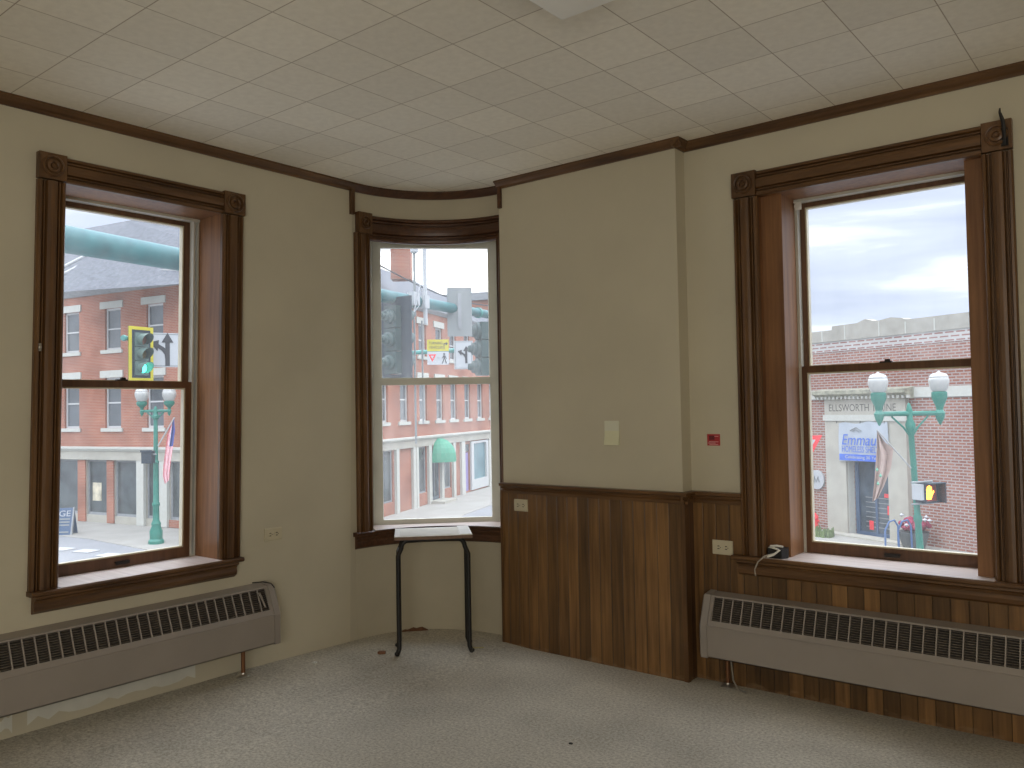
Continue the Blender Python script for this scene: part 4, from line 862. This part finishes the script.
# dark signal box on the left lamp
pb = atd(148, 457, 33.2); Fb = Fr(pb, R_.xy.to_3d(), -F_.xy.to_3d())
o = empty('pedestrian_signal', pb, 'dark crossing signal box on left lamp post seen from behind', 'signal')
MB(Fb).box(-.2, .2, -.2, .16, -.25, .25).build('housing', 'backplate', o); MB(Fb).box(-.23, .23, .16, .2, .2, .28).build('visor', 'backplate', o); MB(Fb).tube([(.18, 0, .1), (.34, 0, .1)], .03, 6).build('bracket', 'signback', o)
# A-frame board
sa = atz(63, 534, ZS); Fa = Fr(sa, R_.xy.to_3d()*.97 + F_.xy.to_3d()*.1, -F_.xy.to_3d()*.97)
o = empty('sidewalk_board', sa, 'dark blue sidewalk board with white lettering behind the left casing', 'sign')
s_ = .041*1
MB(Fa).prism([(.28, 0), (.32, 0), (.06, 1.15), (.02, 1.15)], -.95, .47).build('front_panel', 'navy', o); MB(Fa).prism([(-.32, 0), (-.28, 0), (0, 1.15), (-.04, 1.15)], -.95, .47).build('back_panel', 'navy', o)
MB(Fa).prism([(.24, -.02), (.34, -.02), (.08, 1.18), (.0, 1.18)], .47, .53).build('side_frame', 'trimgrey', o)
class TF:      # tilted plane of the front panel
    def __init__(s, F): s.F = F
    def __call__(s, u, n, z): return s.F(u, .325 - z*.2261 + n, z)
text('LODGE', 'lettering', TF(Fa), -.26, .012, .92, 1.3, .25, 'signw', o)
mb = MB(TF(Fa))
for z, a in ((.68, -.8), (.55, -.7), (.42, -.75), (.12, -.85)): mb.box(a, .38, .006, .014, z-.03, z+.03)
mb.build('illegible_lines', 'signback', o)

# ---- mast arms and signals
ZARM = CAMH + 1.7
a0, a1 = Vector((-8.26, 3.475, ZARM)), Vector((-9.612, 11.184, ZARM)); dd = (a1-a0)/ (a1-a0).length
ma = empty('mast_arm', a0 - dd*5 - Vector((0, 0, ZARM-ZS)), 'long teal mast arm crossing close outside the left and corner windows', 'mast arm')
MB().tube([a0-dd*5, a0, a0+dd*4.9, a1, a1+dd*4], [.165, .135, .098, .074, .06], 18, raw=True).build('arm', 'tealblue', ma, smooth=True)
MB().tube([a0-dd*5-Vector((0, 0, ZARM-ZS)), a0-dd*5+Vector((0, 0, .3))], [.24, .18], 18, raw=True).build('pole', 'tealblue', ma, smooth=True)
ra = Vector((0, 0, ZARM))
def armpt(px, py): return atz(px, py, ZARM)
for px, py in ((459, 309.5), (478, 312.8)):
    c = armpt(px, py); MB().lathe([(.085, -.03), (.095, -.03), (.095, .03), (.085, .03)], c, 18, raw=True, axis=dd).build('clamp', 'teal', ma)
fr_ = Vector((-dd.y, dd.x, 0))       # across the arm, away from the room
if fr_.dot(a0) < 0: fr_ = -fr_
# camera / antenna mast on the arm
am = armpt(419, 302.5); o = empty('detector_mast', am, 'pale vertical tubes with clamps standing on the teal mast arm', 'detector')
FAm = Fr(am, dd, -fr_)
MB(FAm).tube([(0, .12, -.35), (0, .12, 1.25)], .032, 10).build('tall_tube', 'signw', o, smooth=True)
MB(FAm).tube([(-.28, .12, -.25), (-.28, .12, .95)], .02, 10).build('short_tube', 'signback', o, smooth=True)
MB(FAm).lathe([(.03, 0), (.06, .02), (.06, .08), (.03, .12), (.05, .16), (.04, .24), (0, .28)], (-.28, .12, .72), 10).build('sensor_head', 'signw', o, smooth=True)
MB(FAm).box(-.36, -.2, .04, .16, -.08, .12).box(-.06, .06, .04, .16, -.1, .1).build('clamp', 'signw', o)
MB(FAm).tube([(-.3, .15, .1), (-.25, .17, -.1), (-.38, .17, -.2), (-.2, .17, .25), (-.1, .17, -.05)], .008, 6).build('loose_wiring', 'signw', o)
MB(FAm).tube([(-.3, .12, -.3), (-.3, .12, -2.2)], .016, 8).build('hanging_conduit', 'signback', o); MB(FAm).tube([(-.1, .12, -.3), (-.1, .12, -1.9)], .014, 8).build('hanging_conduit', 'signback', o)

def signal(c, F, label, n=3, back=None, body='sigbody', lit=None, visor_side=1, size=.34, border=None, rear=False, wf=.52, group='three lens traffic signal heads'):
    """signal head; F.n points where the lenses shine"""
    o = empty('traffic_signal', c, label, 'traffic light', group)
    H_ = size*n; w = size*wf
    if back:
        ob = (w+.14+(.52-wf)*.3, H_/2+.13)
        b = MB(F).wall(-ob[0], ob[0], -ob[1], ob[1], .02, .0, [(-w, w, -H_/2, H_/2)]).build('backplate', back, o)
        if border: MB(F).wall(-ob[0], ob[0], -ob[1], ob[1], .03, -.005, [(-ob[0]+.07, ob[0]-.07, -ob[1]+.07, ob[1]-.07)]).build('reflective_border', border, b)
    for i in range(n):
        z = H_/2 - size*(i+.5)
        mb = MB(F); mb.prism([(-w, z-size*.48), (w, z-size*.48), (w, z+size*.48), (-w, z+size*.48)], -.12, .06, 'n')
        if rear:     # rounded door back
            mb.lathe([(w*.95, 0), (w*.95, .05), (w*.7, .07), (w*.66, .12), (w*.4, .14), (w*.36, .19), (w*.1, .2)], F(0, -.12, z), 18, raw=True, axis=-F.n)
        s = mb.build('signal_section', body, o, smooth=rear)
        m_ = 'lensoff' if i else 'lens_red'
        if lit == i: m_ = 'greenlit'
        MB(F).lathe([(size*.34, 0), (size*.34, .012), (size*.2, .03), (0, .035)], F(0, .055, z), 18, raw=True, axis=F.n).build('lens', m_, s)
        # tunnel visor
        rr = size*.40; K = 18; mb = MB()
        ring0, ring1 = [], []
        for k in range(K+1):
            a = math.radians(-60 + 300*k/K); 
            p = (rr*math.cos(a), z+rr*math.sin(a)); L = .12+.18*(.5+.5*math.sin(a))
            ring0.append((p, .05)); ring1.append((p, L+.05))
        for k in range(K):
            q = [ring0[k], ring0[k+1], ring1[k+1], ring1[k]]
            for off in (0, .006): mb.face([F(p[0]*(1+off*5), n_, p[1]) for p, n_ in q], raw=True)
        mb.build('visor', body, s, smooth=True)
    return o
# left window: signal with a yellow bordered backplate facing the room
g0, g1 = atz(124, 338, ZARM), atz(178, 343.5, ZARM); gd = (g1-g0).normalized()
m2 = empty('mast_arm', g1+gd*5-Vector((0, 0, ZARM-ZS)), 'thin teal mast arm behind yellow framed signal in left window', 'mast arm')
MB().tube([g0, g1, g1+gd*5], [.05, .06, .10], 12, raw=True).build('arm', 'teal', m2, smooth=True); MB().lathe([(.06, -.04), (.07, 0), (.06, .04)], g0, 12, raw=True, axis=gd).build('end_cap', 'teal', m2)
MB().tube([g1+gd*5-Vector((0, 0, ZARM-ZS)), g1+gd*5+Vector((0, 0, .3))], [.2, .15], 14, raw=True).build('pole', 'teal', m2, smooth=True)
cs = atd(140.5, 354, 18.4)
def face_frame(c, yaw=0):
    v = Vector((0, 0, 0)) - Vector((c.x, c.y, 0)); n_ = v.normalized(); n_ = Matrix.Rotation(math.radians(yaw), 3, 'Z') @ n_
    u_ = Vector((-n_.y, n_.x, 0)); 
    return Fr(c, u_, n_)
Fs = face_frame(cs, 36)
signal(cs, Fs, 'traffic signal with yellow bordered backplate and lit green lens', back='backplate', border='yellow', lit=2, size=.315)
def arrow_sign(c, F, w, h, label, name='lane_sign'):
    o = empty(name, c, label, 'sign', 'white lane arrow signs')
    MB(F).box(-w/2, w/2, -.01, 0, -h/2, h/2).build('plate', 'signw', o)
    MB(F).wall(-w/2+.02, w/2-.02, -h/2+.02, h/2-.02, .004, .001, [(-w/2+.04, w/2-.04, -h/2+.04, h/2-.04)]).build('border', 'signback', o)
    mb = MB(F); k = w/.75; t = .045*k; x = .11*k
    mb.prism([(x-t, -.34*k), (x+t, -.34*k), (x+t, .18*k), (x-t, .18*k)], .004, .010, 'n'); mb.prism([(x-.12*k, .16*k), (x+.12*k, .16*k), (x, .37*k)], .004, .010, 'n')
    c_ = [(x, -.22*k), (x-.02*k, -.08*k), (x-.09*k, .02*k), (x-.2*k, .09*k)]
    L_, R__ = [], []
    for i, p in enumerate(c_):
        a = Vector(c_[max(i-1, 0)]); b = Vector(c_[min(i+1, 3)]); d_ = (b-a).normalized(); nn = Vector((-d_.y, d_.x))*t*.9; L_.append((p[0]+nn.x, p[1]+nn.y)); R__.append((p[0]-nn.x, p[1]-nn.y))
    for i in range(3): mb.prism([L_[i], R__[i], R__[i+1], L_[i+1]], .004, .011, 'n')
    e = Vector(c_[3]); mb.prism([(e.x+.03*k, e.y+.12*k), (e.x+.0*k, e.y-.12*k), (e.x-.15*k, e.y+.07*k)], .004, .011, 'n')
    mb.build('arrow_symbol', 'signblk', o); return o
ca = atd(162, 350, 18.9); Fg = face_frame(ca, 8); arrow_sign(ca, Fg, .80, .78, 'white straight and left arrow sign beside the yellow framed signal')

# corner window: rear of a big signal, blank sign backs, side-on signal heads on the near arm
c1 = atd(395.5, 340, 12.35); F1 = face_frame(c1, 180-42); F1 = Fr(c1, F1.u, F1.n)
signal(c1, F1, 'big dark signal seen from behind hanging at left in corner window', back='backplate', body='siggreen', size=.34, rear=True, wf=.34)
MB(F1).tube([(0, -.18, .5), (0, -.18, .75)], .03, 8)
c2 = atd(460, 310.5, 13.75); F2 = face_frame(c2, 4); o = empty('sign_back', c2, 'tall blank grey sign back fixed behind the mast arm', 'sign')
MB(Fr(c2, F2.u, F2.n)).box(-.205, .205, -.11, -.10, -.42, .40).build('plate', 'signback', o); MB(Fr(c2, F2.u, F2.n)).box(-.03, .03, -.10, -.08, -.3, .3).build('bracket', 'trimgrey', o)
c3 = atd(485.5, 349, 14.4); F3 = face_frame(c3, 108); signal(c3, F3, 'side on grey green signal head at right edge of corner window', body='siggreen', size=.31, rear=True)
MB(F3).box(-.01, .01, 0, .01, 0, .01)
# far arm with facing signs
h0, h1 = atz(404, 353.2, ZARM), atz(478, 349.2, ZARM); hd = (h1-h0).normalized()
m3 = empty('mast_arm', h1+hd*6-Vector((0, 0, ZARM-ZS)), 'far thin teal mast arm holding turning and arrow signs', 'mast arm')
MB().tube([h0-hd*.6, h1, h1+hd*6], [.06, .07, .12], 12, raw=True).build('arm', 'teal', m3, smooth=True); MB().tube([h1+hd*6-Vector((0, 0, ZARM-ZS)), h1+hd*6+Vector((0, 0, .3))], [.2, .15], 14, raw=True).build('pole', 'teal', m3, smooth=True)
D3 = 23.2
ct = atd(438, 351.5, D3); Ft = face_frame(ct, 0); s3 = empty('turning_sign', ct, 'yellow over white turning vehicles yield to pedestrians sign', 'sign')
Z = -.01
MB(Ft).box(-.30, .30, 0, .012, .01, .335).build('yellow_plate', 'yellow', s3)
text('TURNING', 'lettering', Ft, -.06, .016, .235, .38, .075, 'signblk', s3); text('VEHICLES', 'lettering', Ft, -.06, .016, .115, .38, .075, 'signblk', s3)
mb = MB(Ft); mb.box(.16, .18, .012, .018, .06, .22); mb.box(.16, .23, .012, .018, .20, .23); mb.prism([(.22, .165), (.22, .265), (.28, .215)], .012, .018, 'n'); mb.build('arrow_symbol', 'signblk', s3)
MB(Ft).box(-.30, .30, 0, .012, -.37, -.005).build('white_plate', 'signw', s3)
mb = MB(Ft); tri = [(-.27, -.08), (-.05, -.08), (-.16, -.29)]; mb.prism(tri, .012, .016, 'n'); mb.build('yield_symbol', 'signred', s3)
MB(Ft).prism([(-.21, -.115), (-.11, -.115), (-.16, -.21)], .016, .02, 'n').build('yield_inner', 'signw', s3)
text('TO', 'lettering', Ft, .01, .016, -.19, .07, .06, 'signback', s3)
mb = MB(Ft); mb.lathe([(.03, 0), (.03, .006)], Ft(.17, .012, -.075), 10, raw=True, axis=Ft.n)
mb.prism([(.14, -.11), (.20, -.11), (.20, -.21), (.15, -.21)], .012, .018, 'n'); mb.prism([(.15, -.20), (.18, -.20), (.13, -.34), (.10, -.34)], .012, .018, 'n'); mb.prism([(.17, -.20), (.20, -.20), (.245, -.34), (.215, -.34)], .012, .018, 'n'); mb.prism([(.20, -.12), (.25, -.2), (.235, -.21), (.19, -.15)], .012, .018, 'n'); mb.prism([(.14, -.12), (.10, -.2), (.11, -.21), (.15, -.15)], .012, .018, 'n')
mb.build('walker_symbol', 'signblk', s3)
cq = atd(463.5, 355, D3+.2); arrow_sign(cq, face_frame(cq, 0), .52, .80, 'white straight and left arrow sign in corner window')
# overhead cable
w0, w1 = atd(370, 260, 17), atd(505, 307, 24)
pts = [w0.lerp(w1, i/10) - Vector((0, 0, .25*math.sin(PI*i/10))) for i in range(11)]
w0 = pts[0] + (pts[0]-pts[1])*12; w1 = pts[-1] + (pts[-1]-pts[-2])*12
tag(MB().tube([w0]+pts+[w1], .016, 6, raw=True).build('overhead_cable', 'wire'), 'black overhead cable sagging across the corner window sky', 'cable')

# ================================================================== LIGHT
W = bpy.data.worlds.new('sky'); bpy.context.scene.world = W; W.use_nodes = True; n = W.node_tree.nodes; l = W.node_tree.links
bg = n['Background']; tc = n.new('ShaderNodeTexCoord'); mp = n.new('ShaderNodeMapping'); mp.inputs['Scale'].default_value = (1.3, 1.3, 13); mp.inputs['Location'].default_value = (2.3, .7, .9); l.new(tc.outputs['Generated'], mp.inputs[0])
t = n.new('ShaderNodeTexNoise'); t.inputs['Scale'].default_value = 1.5; t.inputs['Detail'].default_value = 6; t.inputs['Roughness'].default_value = .5; t.inputs['Distortion'].default_value = .3; l.new(mp.outputs[0], t.inputs['Vector'])
r = ramp(n, [(.36, (.115, .132, .168)), (.50, (.140, .158, .192)), (.57, (.20, .215, .24)), (.66, (.62, .63, .63))]); l.new(t.outputs[0], r.inputs[0]); sx_ = n.new('ShaderNodeSeparateXYZ'); l.new(tc.outputs['Generated'], sx_.inputs[0])
zr_ = n.new('ShaderNodeMapRange'); zr_.inputs['From Min'].default_value = .22; zr_.inputs['From Max'].default_value = .9; zr_.inputs['To Min'].default_value = 1; zr_.inputs['To Max'].default_value = 4.5; l.new(sx_.outputs[2], zr_.inputs[0])
vs_ = n.new('ShaderNodeVectorMath'); vs_.operation = 'SCALE'; l.new(r.outputs[0], vs_.inputs[0]); l.new(zr_.outputs[0], vs_.inputs['Scale']); l.new(vs_.outputs[0], bg.inputs[0]); bg.inputs[1].default_value = 4.0
def area(name, loc, target, sx, sy, power, col=(1, 1, 1), portal=False):
    d = bpy.data.lights.new(name, 'AREA'); d.shape = 'RECTANGLE'; d.size = sx; d.size_y = sy; d.energy = power; d.color = col
    o = bpy.data.objects.new(name, d); C.objects.link(o); o.location = loc; o.rotation_euler = (Vector(target)-Vector(loc)).to_track_quat('-Z', 'Y').to_euler()
    if portal: d.cycles.is_portal = True
    return o
area('portal_left', FL(2.08, -.4, 1.6), FL(2.08, 2, 1.6), .95, 2.0, 1, portal=True)
area('portal_right', FR(-1.13, -.4, 1.6), FR(-1.13, 2, 1.6), 1.0, 2.0, 1, portal=True)
area('portal_corner', FC(.035, -.15, 1.62), FC(.035, 2, 1.62), .95, 2.0, 1, portal=True)
area('fill_light', (1.3, -2.2, 1.45), (-2.2, 2.6, 1.75), 2.6, 1.7, 54, (1, .96, .88))  # added fill lamp behind the camera, brightens the whole room
sc = bpy.context.scene
sc.view_settings.view_transform = 'Standard'; sc.view_settings.look = 'None'; sc.view_settings.exposure = .46
sc.cycles.use_denoising = True; sc.cycles.max_bounces = 10; sc.cycles.diffuse_bounces = 6; sc.cycles.transparent_max_bounces = 16
sc.cycles.sample_clamp_indirect = 6
